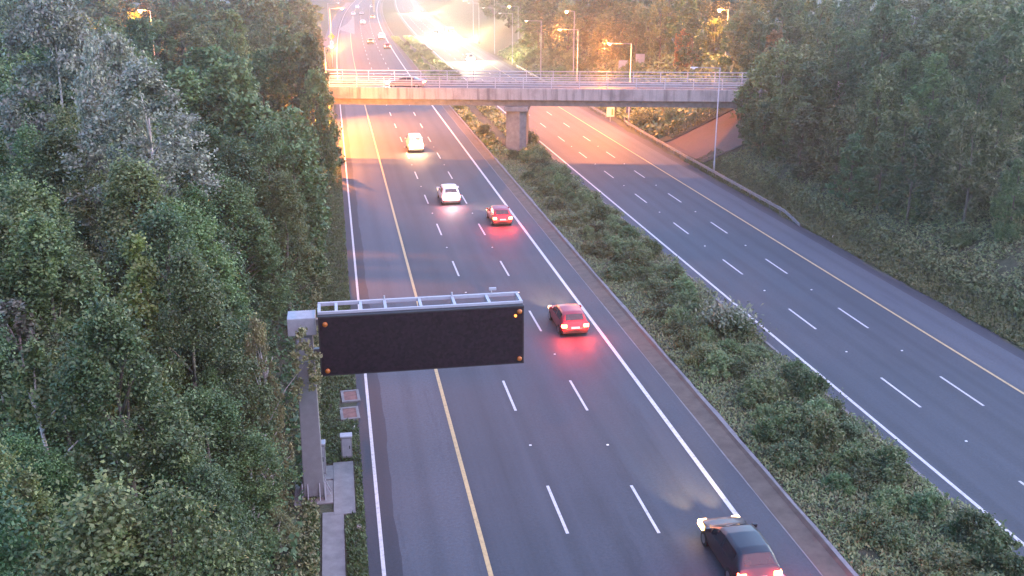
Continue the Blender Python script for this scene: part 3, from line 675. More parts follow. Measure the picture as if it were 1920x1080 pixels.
# maintenance cage behind the display
mb = MB(); y0, y1 = by + .34, by + 1.5; zt = bz1 + .04
mb.bar((bx0, y0, zt), (bx1, y0, zt), .10, .12); mb.bar((bx0, y1, zt), (bx1, y1, zt), .13, .14)
nx = [bx0 + .06, bx0 + .75, bx0 + 1.75, bx0 + 2.75, bx0 + 4.2, bx0 + 5.6, bx0 + 7.05, bx1 - .06]
for x in nx:
    mb.bar((x, y0 + .052, zt), (x, y1 - .067, zt), .12, .10)
mb.build('cage_top', M['pale_metal'], VM)
mb = MB()
for x in nx: mb.bar((x, y1, bz0 + .1), (x, y1, zt - .075), .08, .08)
for z in (bz0 + .9, bz0 + 1.5): mb.bar((bx0, y1 + .062, z), (bx1, y1 + .062, z), .05, .05)
mb.build('cage_railing', M['galv'], VM)
mb = MB(); x = bx0
while x < bx1: mb.bar((x, y0 + .0, bz0 + .06), (x, y1, bz0 + .06), .03, .05); x += .12
mb.build('walkway_grating', M['galv'], VM)
mb = MB()
for z in (6.6, 7.9): mb.bar((.2, .15, z), (bx1 - .4, .35, z), .22, .26)
mb.build('cantilever_arm', M['grey_paint'], VM)
mb = MB(); mb.tube([(bx0 + 7.3, y1, zt), (bx0 + 7.3, y1, zt + .26)], .025, 6); mb.box(bx0 + 7.2, bx0 + 7.5, y1 - .06, y1 + .06, zt + .22, zt + .32); mb.build('sensor_bracket', M['pale_metal'], VM)
for x in (bx0 + 2.75, bx0 + 5.6): MB().tube([(x, y1, zt), (x, y1, zt + .22)], .04, 6).build('lifting_eye', M['pale_metal'], VM)

# concrete path, pad and foundation
def slab(x0, x1, y0, y1, z, name, label, mat='pale_concrete', cat=None):
    mb = MB(); o = MB().box(x0, x1, y0, y1, -.2, z).build(name, M[mat], bevel=.015); tagset(o, label, cat, kind=None if cat else 'structure'); return o
slab(-1.40, -.52, 5, 38.30, .05, 'path', 'narrow concrete path beside the verge grass')
slab(-.93, -.02, 38.05, 42.75, .06, 'pavement', 'pale concrete standing pad beside the sign post')
slab(-1.60, -.935, 41.2, 42.5, .055, 'pavement', 'worn concrete apron below the cabinets')
slab(-2.6, -.95, 39.1, 41.1, .045, 'pavement', 'dark concrete foundation of the sign post', 'concrete')
def cabinet(x, y, w, d, h, label):
    c = empty('roadside_cabinet', (x, y, .05), 0, label, 'cabinet')
    MB().box(-w / 2, w / 2, -d / 2, d / 2, 0, h).build('body', M['grey_paint'], c, bevel=.02)
    MB().box(-w / 2 - .03, w / 2 + .03, -d / 2 - .04, d / 2 + .04, h, h + .07).build('lid', M['pale_metal'], c, bevel=.015)
    MB().box(-w / 2 + .05, w / 2 - .05, -d / 2 - .018, -d / 2 - .002, .1, h - .08).build('door', M['galv'], c, bevel=.005)
    MB().box(w / 2 - .13, w / 2 - .09, -d / 2 - .04, -d / 2 - .02, h * .45, h * .6).build('handle', M['black'], c)
cabinet(-.28, 43.3, .50, .35, 1.05, 'low grey cabinet at the end of the concrete pad')
cabinet(-1.42, 41.9, .38, .40, 1.45, 'taller grey cabinet close beside the sign post')
for x, y, l in ((.02, 50.3, 'rusty square access cover in concrete, farther of the pair'), (-.06, 48.1, 'rusty square access cover in concrete, nearer of the pair')):
    c = empty('access_cover', (x, y, 0), .05, l, 'access cover')
    mb = MB(); a, b_ = .48, .75
    for bx in ((-a, a, -b_, -b_ + .16), (-a, a, b_ - .16, b_), (-a, -a + .14, -b_ + .16, b_ - .16), (a - .14, a, -b_ + .16, b_ - .16)): mb.box(*bx, -.1, .07)
    mb.build('concrete_surround', M['pale_concrete'], c)
    MB().box(-a + .14, a - .14, -b_ + .16, b_ - .16, -.1, .045).build('cover', M['rust'], c)
for k, (x, y, l) in enumerate(((.1, 36.8, 'white scrap of litter on the verge beside the path'), (.05, 46.2, 'white scrap of litter in the grass beyond the low cabinet'), (40.9, 76.5, 'white scrap of litter on the right verge'))):
    o = leaf_mesh('litter', rng.normal(size=(5, 3)) * .05, .16, M['plate']); tagset(link(o, 'litter', loc=(x, y, .08)), l, 'litter')

# ------------------------------------------------------------------ signs beyond the bridge
c = empty('road_sign', (.15, 270, 0), 0, 'yellow diamond warning plate above a white round plate on the left verge', 'road sign')
MB().tube([(0, 0, -.2), (0, 0, 4.6)], .05, 8).build('post', M['galv'], c)
mb = MB(); s = .92; mb.hexa([(0, -.08, 3.9 - s + .4), (s, -.08, 3.9 + .4), (0, -.08, 3.9 + s + .4), (-s, -.08, 3.9 + .4), (0, -.05, 3.9 - s + .4), (s, -.05, 4.3), (0, -.05, 4.3 + s), (-s, -.05, 4.3)])
mb.build('warning_plate', plain('yellow_sign', (.75, .45, .03), .5, 0, .05), c)
mb = MB(); mb.box(-.07, .07, -.1, -.085, 3.95, 4.65); mb.build('symbol', M['black'], c)
MB().lathe([(.55, -.0), (.55, -.03)], (0, -.05, 2.7), 20, 'y').build('round_plate', M['plate'], c)
mb = MB(); mb.lathe([(.22, 0), (.22, -.012)], (0, -.085, 2.7), 14, 'y'); mb.build('symbol', M['galv'], c)
c = empty('marker_sign', (39.6, 143.4, 0), 0, 'pale rectangular sign board lit orange at the end of the crash barrier', 'road sign')
MB().tube([(0, 0, -.2), (0, 0, 1.2)], .05, 8).build('post', M['galv'], c)
MB().box(-.58, .58, -.1, -.06, .75, 2.1).build('board', plain('pale_board', (.72, .66, .45), .5, 0, .08), c, bevel=.02)
MB().box(.12, .42, -.108, -.102, .95, 1.9).build('lit_patch', plain('orange_lit_patch', (.55, .30, .10), .5, 0, .1), c)  # orange lamplight on the white sign, put into board and patch colour
c = empty('marker_sign', (42.6, 144.5, .5), 0, 'small dark sign plate on a slim post below the bridge', 'road sign')
MB().tube([(0, 0, -.5), (0, 0, 2.6)], .04, 8).build('post', M['galv'], c)
MB().box(-.33, .33, -.08, -.05, .6, 1.5).build('board', M['blue_board'] if 'blue_board' in M else plain('dark_blue_board', (.05, .06, .11), .5, 0, .1), c, bevel=.02)
for x, y, l in ((49.2, 171, 'grey sign board on the bank beyond the bridge, left of two'), (51.6, 169, 'grey sign board on the bank beyond the bridge, right of two')):
    c = empty('road_sign', (x, y, terr(x, y)), 0, l, 'road sign')
    MB().tube([(0, 0, -.3), (0, 0, 2.2)], .05, 8).build('post', M['galv'], c); MB().box(-.8, .8, -.1, -.06, .9, 2.4).build('board', M['pale_metal'], c, bevel=.02)
# ------------------------------------------------------------------ cars
STY = {  # length, width, roof profile (y, z) from tail to nose, belt heights, glass ranges
 'hatch': dict(L=4.15, W=1.78, top=[(-2.07, .70), (-2.03, .98), (-1.92, 1.06), (-1.60, 1.40), (-1.25, 1.47), (-.3, 1.50), (.25, 1.43), (.60, 1.26), (1.12, .99), (1.7, .90), (1.98, .78), (2.07, .58)], belt=(.96, .88), rear=(-1.90, -1.62), wind=(.34, 1.04), side=(-1.42, .72)),
 'saloon': dict(L=4.60, W=1.80, top=[(-2.30, .66), (-2.26, .95), (-2.1, 1.02), (-1.62, 1.05), (-1.0, 1.36), (-.6, 1.42), (0, 1.43), (.35, 1.36), (.75, 1.18), (1.2, .97), (1.9, .88), (2.2, .75), (2.30, .55)], belt=(.95, .86), rear=(-1.55, -1.02), wind=(.42, 1.14), side=(-1.15, .80)),
 'suv': dict(L=4.45, W=1.86, top=[(-2.22, .75), (-2.19, 1.05), (-2.10, 1.16), (-1.85, 1.56), (-1.6, 1.64), (-.3, 1.68), (.30, 1.60), (.65, 1.42), (1.15, 1.12), (1.85, 1.03), (2.14, .88), (2.22, .62)], belt=(1.08, 1.0), rear=(-2.07, -1.86), wind=(.40, 1.08), side=(-1.65, .76)),
 'van': dict(L=4.9, W=1.92, top=[(-2.45, .9), (-2.43, 1.3), (-2.40, 1.75), (-2.3, 1.90), (-2.0, 1.95), (0, 1.97), (.8, 1.92), (1.1, 1.76), (1.65, 1.24), (2.1, 1.10), (2.38, .9), (2.45, .62)], belt=(1.14, 1.08), rear=(-2.415, -2.37), wind=(1.02, 1.62), side=(.15, 1.15)),
 'truck': dict(L=7.5, W=2.35, top=[(-3.75, 1.6), (-3.74, 2.6), (-3.70, 3.1), (-3.5, 3.2), (0, 3.25), (1.6, 3.22), (2.2, 3.1), (2.9, 2.75), (3.45, 1.9), (3.6, 1.5), (3.70, 1.2), (3.75, .8)], belt=(1.7, 1.6), rear=(-3.735, -3.72), wind=(2.75, 3.45), side=(2.0, 2.9))}
def interp(tab, y):
    for (a, za), (b_, zb) in zip(tab[:-1], tab[1:]):
        if y <= b_: return za + (zb - za) * max(0, (y - a) / (b_ - a))
    return tab[-1][1]
def make_car(style, paint_, front_on, rear_col='tail', label='', group=None, head='head', lit_tail=True, plate_lit=False, name='car'):
    s = STY[style]; L, Wd = s['L'], s['W']; h = L / 2
    root = empty(name, (0, 0, 0), 0, label, 'truck' if style == 'truck' else 'van' if style == 'van' else 'car', group)
    zl = .22
    def sect(y):
        e = abs(y) / h
        w = Wd / 2 * (1 - .10 * e ** 5)
        zb = s['belt'][0] + (s['belt'][1] - s['belt'][0]) * (y + h) / L
        zt = interp(s['top'], y); zb = min(zb, zt - .04)
        cab = min(1, max(0, (zt - zb - .06) / .35))
        wt = w * (.90 - .16 * cab) if style != 'truck' else w * .94
        low = zl + .10 * max(0, e - .85) / .15
        p4 = Vector((w * .965, y, zb)); p6 = Vector((wt, y, zt - .035))
        return [Vector((0, y, low)), Vector((w * .90, y, low)), Vector((w * .985, y, low + .16)), Vector((w, y, (low + zb) / 2 + .08)), p4,
                p4.lerp(p6, .5) + Vector((.015, 0, 0)), p6, Vector((wt * .80, y, zt)), Vector((0, y, zt + .02))]
    ys = sorted(set([round(-h + L * k / 34, 3) for k in range(35)] + [round(p[0], 3) for p in s['top']]))
    mb = MB(); vs = []
    for y in ys:
        q = sect(y); ring = q + [Vector((-p.x, p.y, p.z)) for p in q[-2:0:-1]]; vs += ring
    k = 16; fs = []
    for i in range(len(ys) - 1):
        for j in range(k): fs.append((i * k + j, i * k + (j + 1) % k, (i + 1) * k + (j + 1) % k, (i + 1) * k + j))
    fs.append(tuple(range(k))); fs.append(tuple((len(ys) - 1) * k + j for j in range(k)))
    mb.add(vs, fs); body = mb.build('body', CP[paint_], root, True)
    # glass
    def grid(fn, nu, nv):
        g_ = MB(); g_.add([fn(i / nu, j / nv) for j in range(nv + 1) for i in range(nu + 1)], [(j * (nu + 1) + i, j * (nu + 1) + i + 1, (j + 1) * (nu + 1) + i + 1, (j + 1) * (nu + 1) + i) for j in range(nv) for i in range(nu)]); return g_
    def topglass(ya, yb, out):
        def fn(u_, v_):
            y = ya + (yb - ya) * v_; q = sect(y); a = q[7]; x = (u_ * 2 - 1)
            return Vector((a.x * x * 1.0, y + .012 * out, q[7].z + .02 * (1 - abs(x)) + .012))
        return fn
    grid(topglass(*s['rear'], -1), 6, 4).build('rear_window', M['glass'], root)
    grid(topglass(*s['wind'], 1), 6, 4).build('windscreen', M['glass'], root)
    for sg in (-1, 1):
        y0, y1 = s['side']; mid = (y0 + y1) / 2
        for (ya, yb) in ((y0, mid - .05), (mid + .03, y1)):
            def fn(u_, v_):
                y = ya + (yb - ya) * u_; q = sect(y); t = .10 + .76 * v_
                p = q[4].lerp(q[5], t * 2) if t < .5 else q[5].lerp(q[6], t * 2 - 1)
                return Vector((sg * (p.x + .006), y, p.z))
            grid(fn, 6, 3).build('side_window', M['glass'], root)
    # wheels
    wr = .32 if style != 'truck' else .48
    for y in (-h * .62, h * .64):
        for sg in (-1, 1):
            w_ = MB().lathe([(wr * .62, -.10), (wr, -.09), (wr, .09), (wr * .62, .10)], (0, 0, 0), 18, 'x')
            t_ = w_.build('wheel', M['rubber'], root, loc=(sg * (Wd / 2 - .085), y, wr))
            MB().lathe([(wr * .60, -.105), (wr * .5, -.108), (wr * .5, .108), (wr * .60, .105)], (0, 0, 0), 14, 'x').build('rim', M['rim'], t_)
    # bumpers, plates, mirrors
    zt_ = s['belt'][0]
    MB().box(-Wd * .44, Wd * .44, -h - .035, -h + .06, .30, .52).build('rear_bumper', M['black'], root, bevel=.02)
    MB().box(-Wd * .42, Wd * .42, h - .06, h + .03, .28, .50).build('front_bumper', M['black'], root, bevel=.02)
    MB().box(-.26, .26, -h - .02 - .03, -h - .002, .60, .72).build('number_plate', M['plate'], root)
    for sg in (-1, 1):
        MB().box(sg * Wd / 2 - .02 if sg > 0 else -Wd / 2 - .17, Wd / 2 + .17 if sg > 0 else -Wd / 2 + .02, s['wind'][1] - .30, s['wind'][1] - .16, zt_ + .0, zt_ + .15).build('wing_mirror', CP[paint_], root, bevel=.02)
    # lights
    for sg in (-1, 1):
        xc = sg * Wd * .385; zz = zt_ - .18
        a = MB().box(xc - .15, xc + .15, -h - .022, -h + .14, zz - .10, zz + .08)
        tl = a.build('tail_light', M[rear_col] if lit_tail else M['plate'], root, bevel=.02)
        MB().box(xc - .08, xc + .08, -h - .036, -h - .024, zz - .05, zz + .04).build('bulb', M['tail_core'] if lit_tail else M['plate'], tl)
        zz = .68 if style != 'truck' else .95
        MB().box(xc - .16, xc + .16, h - .16, h + .012, zz - .08, zz + .08).build('headlight', M[head] if front_on else M['plate'], root, bevel=.02)
    return root
def lamps_for(car, rear_power=0, front_power=0, facing=1, spread=46, col=(1, .66, .32), down=2.5):
    L = 2.15
    if rear_power:
        for sg in (-1, 1):
            o = point('tail_lamp', (sg * .66, -L - .25, .75), (1, .03, .015), rear_power, .08); o.parent = car
    if front_power:
        for sg in (-1, 1):
            o = point('head_lamp', (sg * .62, L + .3, .68), col, front_power * .55, .06, 'SPOT', size=R(spread), blend=1.)
            o.rotation_euler = (R(90 - down), 0, 0); o.parent = car
def place(c, x, y, rz=0., z=.004):
    c.location = (x, y, z); c.rotation_euler = (0, 0, rz); return c
def heading(Y): return -math.atan(14e-5 * max(0, Y - 195))

# five cars this side of the bridge
c = place(make_car('hatch', 'dark', True, label='dark hatchback with red tail lights at the bottom edge of the picture', head='head_soft'), 14.4, 31.9); lamps_for(c, 80, 1500)
MB().box(-.93, -.80, 1.45, 1.98, .60, .80).build('indicator', M['indic'], c)
c = place(make_car('hatch', 'red', True, label='dark red car with glowing tail lights level with the message sign', head='head_soft'), 13.9, 59.0); lamps_for(c, 70, 1500)
c = place(make_car('hatch', 'red', True, label='small red car by the median, braking beside a white car', head='head_soft'), 14.0, 87.0); lamps_for(c, 70, 1500)
c = place(make_car('suv', 'white', True, label='white car with dark rear window driving ahead of the small red car', head='head_soft', rear_col='tail_soft'), 10.5, 96.0); lamps_for(c, 40, 1500)
point('car_rear_fill', (0, -2.75, .95), (1, .82, .78), 110, .1).parent = c  # added fill light behind the car, brightens its white rear
c = place(make_car('van', 'white', True, label='white van with brightly lit rear in orange lamplight near the bridge', head='head_soft'), 9.55, 125.0); lamps_for(c, 40, 1500)
for sg in (-.55, .55):
    o = point('van_rear_fill', (sg, -2.95, 1.0), (1, .60, .30), 190, .2); o.parent = c  # pair of added fill lights that make the van's rear glare
# the car crossing the bridge towards the left
ang = math.atan(-.245)
c = place(make_car('saloon', 'grey', True, label='grey car with one bright headlight crossing the bridge towards the left', head='head'), 0, 0)
BM = Matrix.Translation((21.5, 127 - .245 * 21.5, 0)) @ Matrix.Rotation(ang, 4, 'Z')
p = BM @ Vector((-13.6, 2.6, 7.31)); place(c, p.x, p.y, ang + math.pi / 2, p.z)
# far traffic driving away
for (x, y, st, pc, lab, lt) in ((11.25, 303, 'hatch', 'orange', 'far ochre car in the middle lane just beyond the bridge', True), (15.3, 320, 'van', 'white', 'far pale van by the median beyond the bridge', True),
        (15.0, 284, 'hatch', 'red', 'far red car by the median just beyond the bridge', True), (12.3, 402, 'suv', 'white', 'far white car alone in the middle lane', True),
        (10.5, 474, 'hatch', 'white', 'distant pale car at the left of three abreast', False), (14.3, 478, 'saloon', 'silver', 'distant pale car in the middle of three abreast', False),
        (17.9, 446, 'hatch', 'orange', 'distant yellowish car at the right of three abreast', True), (14.1, 541, 'van', 'white', 'distant white van left of the last pair of cars', False), (21.9, 553, 'hatch', 'white', 'distant white car right of the last pair of cars', False)):
    c = place(make_car(st, pc, True, 'tail_soft', lab, 'far cars driving away', 'head_soft', lt), x, y, heading(y))
# oncoming traffic with full headlights
for (x, y, st, pc, lab, pw) in ((32.2, 243, 'suv', 'grey', 'oncoming vehicle with dazzling headlights nearest the bridge', 1.), (36.6, 322, 'truck', 'grey', 'oncoming truck with dazzling headlights in the lane by the bank', 1.6),
        (33.2, 331, 'suv', 'dark', 'oncoming vehicle with dazzling headlights beside the truck', 1.6), (40.6, 492, 'suv', 'dark', 'farthest oncoming vehicle with dazzling headlights', 1.6)):
    c = place(make_car(st, pc, True, 'tail_soft', lab, 'oncoming vehicles', 'head', False), x, y, math.pi + heading(y))
    L = STY[st]['L'] / 2
    for sg in (-1, 1):
        o = point('head_lamp', (sg * .65, L + .25, .75), (1, .74, .36), 8500 * pw, .1); o.parent = c
        o = point('head_lamp', (sg * .65, L + .2, .72), (1, .72, .38), 600 * pw, .1, 'SPOT', size=R(50), blend=1.); o.rotation_euler = (R(94), 0, 0); o.parent = c
# ------------------------------------------------------------------ trees
def crown_points(n_leaf, n_cl, rx, hz, shape, seed):
    g_ = np.random.default_rng(seed); cl = []
    while len(cl) < n_cl:
        t = g_.uniform(0, 1); a = g_.uniform(0, 2 * np.pi)
        if shape == 'narrow': rad = (np.sin(np.pi * min(1, .12 + t * .9)) ** .8) * (1 - .45 * t)
        elif shape == 'cone': rad = (1 - t) ** .75 * .95 + .06
        elif shape == 'broad': rad = max(.05, np.sin(np.pi * min(1, .14 + .86 * t))) ** .6
        else: rad = max(.05, np.sin(np.pi * min(1, .18 + .80 * t))) ** .75 * (1 - .18 * t)
        lob = 1 + .22 * np.sin(3 * a + seed + 4 * t) + .13 * np.sin(7 * a + 2.1 * seed - 5 * t)
        r_ = rad * rx * lob * g_.uniform(.45, 1.0) ** .5 * .88
        cl.append((r_ * np.cos(a), r_ * np.sin(a), hz * (t ** .9)))
    cl = np.array(cl); idx = g_.integers(0, n_cl, n_leaf)
    cs = g_.uniform(.13, .33, n_cl)[idx] * rx * (.9 if n_cl < 60 else .66)
    d = g_.normal(size=(n_leaf, 3)); d /= np.linalg.norm(d, axis=1)[:, None]
    r_ = cs * np.minimum(np.abs(g_.normal(size=n_leaf)) * .62 + .12, 1.7)
    d[:, 2] *= np.where(g_.uniform(size=n_cl) < .4, 1.5, .65)[idx]
    return cl[idx] + d * r_[:, None], cl
def trunk_mesh(name, h, r0, cl, mat, seed, zc):
    g_ = random.Random(seed); mb = MB(); top = h * .86; bend_ = [(g_.uniform(-.25, .25), g_.uniform(-.25, .25)) for _ in range(5)]
    pts = [(bend_[i][0] * i / 4, bend_[i][1] * i / 4, -.5 + (top + .5) * i / 4) for i in range(5)]
    mb.tube(pts, [r0 * 1.25, r0 * .9, r0 * .7, r0 * .45, r0 * .15], 7)
    for k in range(9):
        c_ = cl[g_.randrange(len(cl))]; z0 = min(top * .9, max(.25 * h, c_[2] + zc - g_.uniform(.6, 1.6))); i = z0 / top * 4
        a = Vector(pts[min(3, int(i))]).lerp(Vector(pts[min(4, int(i) + 1)]), i - int(i)); e = Vector((c_[0], c_[1], c_[2] + zc))
        mb.tube([a, a.lerp(e, .5) + Vector((0, 0, .15)), e], [r0 * .35, r0 * .22, r0 * .06], 5)
    me_o = mb.build(name, mat, None, True); me = me_o.data; bpy.data.objects.remove(me_o); return me
PROTO = {}
def proto(key, h, rx, n_leaf, n_cl, size, mat, bark, shape, seed, base=.22):
    pts, cl = crown_points(n_leaf, n_cl, rx, h * (1 - base), shape, seed); pts[:, 2] += h * base; 
    PROTO[key] = (h, rx, leaf_mesh('crown', pts, size, M[mat]), trunk_mesh('trunk', h, .035 * h ** .8 * .42 + .05, cl, M[bark], seed, h * base))
for i, mt in enumerate(('leaf_green', 'leaf_olive', 'leaf_dark')): proto(('close', i), 10, 2.8, 70000, 150, .056, mt, 'bark', ('round', 'narrow', 'cone')[i], 11 + i, .12)
# near crowns with fine leaves, mid and far ones with coarser leaf sprays
for i, mt in enumerate(('leaf_green', 'leaf_olive', 'leaf_dark', 'leaf_green', 'leaf_olive')): proto(('near', i), 10, 2.8, 46000, 120, .074, mt, 'bark', ('round', 'cone', 'round', 'narrow', 'broad')[i], 3 + i, .12)
for i, mt in enumerate(('leaf_green', 'leaf_olive', 'leaf_dark', 'leaf_green')): proto(('mid', i), 10, 2.8, 14000, 90, .18, mt, 'bark', ('round', 'broad', 'cone', 'round')[i], 21 + i, .10)
for i, mt in enumerate(('leaf_green', 'leaf_dark', 'leaf_olive')): proto(('far', i), 10, 3.2, 5000, 70, .40, mt, 'bark', 'broad', 41 + i, .08)
proto('silver', 15.5, 3.1, 30000, 90, .10, 'leaf_silver', 'pale_bark', 'broad', 61, .25)
proto('silver2', 15, 5, 38000, 110, .15, 'leaf_silver', 'pale_bark', 'broad', 62, .2)
proto('silver3', 8.5, 1.6, 5000, 60, .13, 'leaf_silver', 'pale_bark', 'round', 63, .2)
proto('yellow', 12, 1.7, 22000, 140, .095, 'leaf_yellow', 'pale_bark', 'narrow', 64, .1)
proto('willow', 7, 1.7, 16000, 130, .075, 'leaf_willow', 'pale_bark', 'round', 65, .06)
proto('sprig', 7, .6, 2600, 30, .075, 'leaf_willow', 'pale_bark', 'round', 68, .64)
proto('birch', 9.5, 2.0, 14000, 110, .085, 'leaf_olive', 'pale_bark', 'narrow', 66, .15)
proto('yellow_lit', 6, 2.0, 4000, 60, .26, 'leaf_yellow_lit', 'bark', 'broad', 67, .1)
SPECIAL = {'silver': ['tall silvery pale-leaved tree standing out of the left wood'], 'silver2': ['broad silvery grey tree in the top left corner of the wood', 'silvery grey tree between the corner one and the tall silvery tree'], 'silver3': ['small silvery tree at the left edge of the picture'],
           'yellow': ['slender yellow-green tree in the left wood'], 'sprig': ['slim pale sapling whose twigs reach across the sign post'], 'willow': ['tall pale sapling left of the sign post', 'bushy pale sapling lower down in front of the wood', 'low pale sapling beside the narrow concrete path'],
           'birch': ['thin pale-trunked tree at the lower left of the wood'], 'yellow_lit': ['yellow-lit bushy tree behind a lamp post beyond the bridge, right of a pair', 'yellow-lit bushy tree beyond the bridge, left of a pair']}
cnt = {}
for k, (x, y, z, h, rx, kind) in enumerate(TREES):
    d = math.hypot(x, y)
    if kind == 'wood': key = ('close', (k * 7) % 3) if d < 38 else ('near', (k * 7) % 5) if d < 68 else ('mid', (k * 5) % 4) if d < 190 else ('far', (k * 5) % 3)
    else: key = kind
    ph, pr_, cm, tm = PROTO[key]
    if kind == 'wood':
        right = x > 20 or (x > 0 and y > 400)
        if right: lab, grp = ('leafy green tree in the wood on the right bank', 'trees of the wood on the right bank') if y < 235 else ('distant leafy tree on the right far beyond the bridge', 'distant trees on the right')
        else: lab, grp = ('leafy green tree packed in the wood left of the motorway', 'trees of the wood on the left') if y < 235 else ('distant leafy tree on the left far beyond the bridge', 'distant trees on the left')
    else:
        cnt[kind] = cnt.get(kind, 0) + 1; lab, grp = SPECIAL[kind][cnt[kind] - 1], None
    t = empty('tree', (x, y, z - .15), random.uniform(0, 6.28), lab, 'tree', grp)
    sx = rx / pr_ * 1.06; sz = h / ph
    c = link(cm, 'crown', t); tr = link(tm, 'trunk', t)
    if kind == 'sprig':
        t.location.x -= 1.7; c.location.x = 1.7; t.rotation_euler = (0, 0, 0)
        MB().tube([(0, 0, h * .5), (.9, 0, h * .7), (1.7, 0, h * .82)], [.03, .02, .008], 5).build('branch', M['pale_bark'], t)
    c.scale = (sx, sx, sz); tr.scale = (sx, sx, sz)
# bare pale stems in the lower left
for (x, y, h, lean, lab) in ((-9.6, 31.6, 7.5, .35, 'pale bare sloping trunk at the lower left corner'), (-8.9, 32.2, 8.0, .1, 'pale slim upright trunk beside the sloping one'), (-9.9, 41, 8.4, .06, 'thin pale trunk showing through the left wood'), (-3.6, 39, 6.5, .05, 'slim pale stem in the bushy saplings')):
    t = empty('tree', (x, y, terr(x, y)), 0, lab, 'tree')
    MB().tube([(0, 0, -.3), (-lean * h * .3, 0, h * .4), (-lean * h * .45, .1, h * .75), (-lean * h * .5, .2, h)], [.11, .085, .055, .02], 7).build('trunk', M['pale_bark'], t, True)
    c = link(PROTO['birch'][2], 'crown', t, (-lean * h * .4, 0, h * .55)); c.scale = (.5, .5, .42)

# ------------------------------------------------------------------ undergrowth, grass, bank and median planting
def scatter(n_, x0, x1, y0, y1, h, pw=1.0, fz=None, p=1.0, keep=None):
    X = rng.uniform(x0, x1, n_); Y = y0 + (y1 - y0) * rng.uniform(0, 1, n_) ** pw
    if keep is not None:
        k = keep(X, Y); X, Y = X[k], Y[k]
    T = np.array([terr(a, b_) for a, b_ in zip(X, Y)])
    return np.c_[X + np.array([bend(b_) for b_ in Y]) * 0, Y, T + rng.uniform(0, 1, len(X)) ** 1.5 * h]
def stuff(name, pts, size, mat, label, up=None, aspect=1.7):
    return tagset(link(leaf_mesh(name, pts, size, M[mat], aspect, up=up), name), label, kind='stuff')
lump = lambda X, Y, s=1.: .5 + .5 * np.sin(X * .9 * s + 1.7 * np.sin(Y * .5 * s)) * np.sin(Y * .71 * s + 1.3 * np.sin(X * .63 * s))
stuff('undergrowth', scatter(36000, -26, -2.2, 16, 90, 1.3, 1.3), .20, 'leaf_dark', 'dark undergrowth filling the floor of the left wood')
stuff('undergrowth', scatter(16000, -3.2, -1.5, 24, 100, .55, 1.2, keep=lambda X, Y: ~((X > -2.6) & (Y > 39) & (Y < 44))), .085, 'leaf_willow', 'pale weedy undergrowth along the edge of the left wood')
stuff('grass', scatter(70000, -2.2, .35, 28, 118, .16, 1.6, keep=lambda X, Y: ~((X > -1.5) & (X < -.45) & (Y < 38.4)) & ~((X > -1.65) & (X < .05) & (Y > 38) & (Y < 42.8)) & ~((abs(X) < .55) & (abs(Y - 49.2) < 2))), .055, 'grass_dark', 'dark verge grass between the wood and the hard shoulder', up=(0, 0, 1), aspect=3)
stuff('grass', scatter(90000, 18.5, 25.9, 26, 120, .22, 1.5, keep=lambda X, Y: (lump(X, Y, .8) > .03) & (X < 25.3 + .4 * np.sin(Y * .8) + .2 * np.sin(Y * 2.1))),   .075, 'weed', 'grass and weeds covering the median', up=(0, 0, 1), aspect=2.5)
stuff('grass', scatter(12000, 18.6, 25.3, 120, 330, .35, 1.3, keep=lambda X, Y: (X < 20.7) | (X > 22.4)), .34, 'weed', 'far grass of the median beyond the bridge', up=(0, 0, 1), aspect=2)
stuff('grass', scatter(60000, 39.9, 44, 36, 112, .22, 1.3),   .09, 'grass_blade', 'green grass at the foot of the right bank', up=(0, 0, 1), aspect=2.6)
notpave = lambda X, Y: ~((Y > 107.2) & (Y < 124) & (X > 41))
stuff('undergrowth', scatter(110000, 42.5, 60, 34, 128, .75, 1.2, keep=lambda X, Y: notpave(X, Y) & (lump(X, Y) > .12)), .14, 'weed', 'rough weeds and brambles covering the right bank')
stuff('undergrowth', scatter(22000, 41.5, 62, 127, 260, 1.0, 1.2), .40, 'weed', 'rough scrub on the bank beyond the bridge')

SH = []
for i, (mt, r_, h) in enumerate((('leaf_shrub', 1.15, 1.0), ('leaf_green', 1.0, 1.15), ('leaf_olive', 1.25, .85), ('leaf_shrub', .9, 1.3))):
    pts, _c = crown_points(9000, 50, r_, h, 'broad', 81 + i); SH.append(leaf_mesh('shrub', pts, .072, M[mt]))
first = None
k = 0; Y = 26.5
while Y < 121:
    for X in (20.1, 21.7, 23.1):
        xx = X + random.uniform(-.6, .6) + (.5 if Y < 60 else .2); yy = Y + random.uniform(-.6, .6)
        if random.random() < (.16 if X > 21 else .42): continue
        if abs(xx - 22) < 2.0 and abs(yy - 122.5) < 3: continue
        o = link(SH[k % 4], 'shrub', None, (xx, yy, -.08)); s_ = random.uniform(.62, 1.18)
        o.scale = (s_, s_, s_ * random.uniform(.7, 1.2)); o.rotation_euler = (0, 0, random.uniform(0, 6.28)); k += 1
        tagset(o, 'low green shrub in the dense planting of the median', 'shrub', 'shrubs planted along the median')
    Y += 1.75
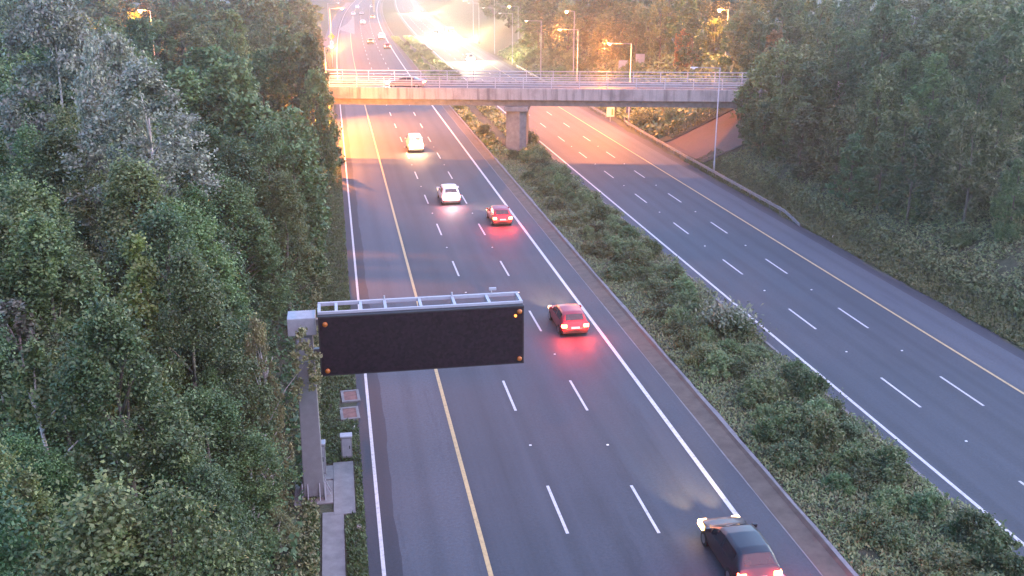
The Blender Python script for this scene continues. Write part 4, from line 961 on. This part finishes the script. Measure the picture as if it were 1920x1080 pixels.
# tall pale seed-head plant in the median
t = empty('seedhead_plant', (23.4, 56.2, 0), 0, 'tall pale grey seed-head plant standing above the median shrubs', 'plant')
g_ = np.random.default_rng(5); a = g_.normal(size=(900, 3)) * np.array([.75, .75, .4]); a[:, 2] = np.abs(a[:, 2]) + .9
link(leaf_mesh('seedhead', a, .12, M['seed'], up=(0, 0, 1), aspect=2.6), 'seedhead', t)
a = g_.normal(size=(1500, 3)) * np.array([.9, .9, .4]); a[:, 2] = np.abs(a[:, 2]) * 1.1 + .1
link(leaf_mesh('foliage', a, .16, M['leaf_shrub']), 'foliage', t)
# bushes on the right bank and beyond the bridge
for (n_, x0, x1, y0, y1, smin, smax, lab, grp) in ((46, 45.5, 55, 40, 107, .8, 1.6, 'scrubby bush on the rough right bank', 'bushes of the right bank'), (34, 42.5, 50, 130, 235, 1.0, 1.9, 'orange-lit bush on the bank beyond the bridge', 'bushes beyond the bridge')):
    for i in range(n_):
        x, y = random.uniform(x0, x1), random.uniform(y0, y1)
        if abs(x - 42.6) < 1.2 and abs(y - 143) < 5: continue
        o = link(SH[i % 4], 'bush', None, (x, y, terr(x, y) - .1)); s_ = random.uniform(smin, smax)
        o.scale = (s_, s_, s_ * random.uniform(.8, 1.3)); o.rotation_euler = (0, 0, random.uniform(0, 6.28))
        tagset(o, lab, 'bush', grp)
for i in range(26):
    y = 128 + i * 6.5; x = 18.9 + random.uniform(.4, 1.8) if i % 2 else 23.6 + random.uniform(-.8, 1.0)
    o = link(SH[i % 4], 'shrub', None, (x + bend(y), y, -.1)); s_ = random.uniform(.8, 1.3); o.scale = (s_, s_ * 1.6, s_)
    tagset(o, 'dark shrub in the median beyond the bridge', 'shrub', 'median shrubs beyond the bridge')

# ------------------------------------------------------------------ morning haze
m = bpy.data.materials.new('haze'); m.use_nodes = True; n = m.node_tree
for x in list(n.nodes):
    if x.type != 'OUTPUT_MATERIAL': n.nodes.remove(x)
pv = n.nodes.new("ShaderNodeVolumePrincipled"); pv.inputs['Density'].default_value = HAZE; pv.inputs['Color'].default_value = (.80, .80, .86, 1); pv.inputs['Anisotropy'].default_value = .72
n.links.new(pv.outputs[0], n.nodes['Material Output'].inputs['Volume'])
o = MB().box(-920, 920, -70, 1220, -2, 27).build('haze', m)
tagset(o, 'thin morning haze over the whole motorway', kind='stuff')
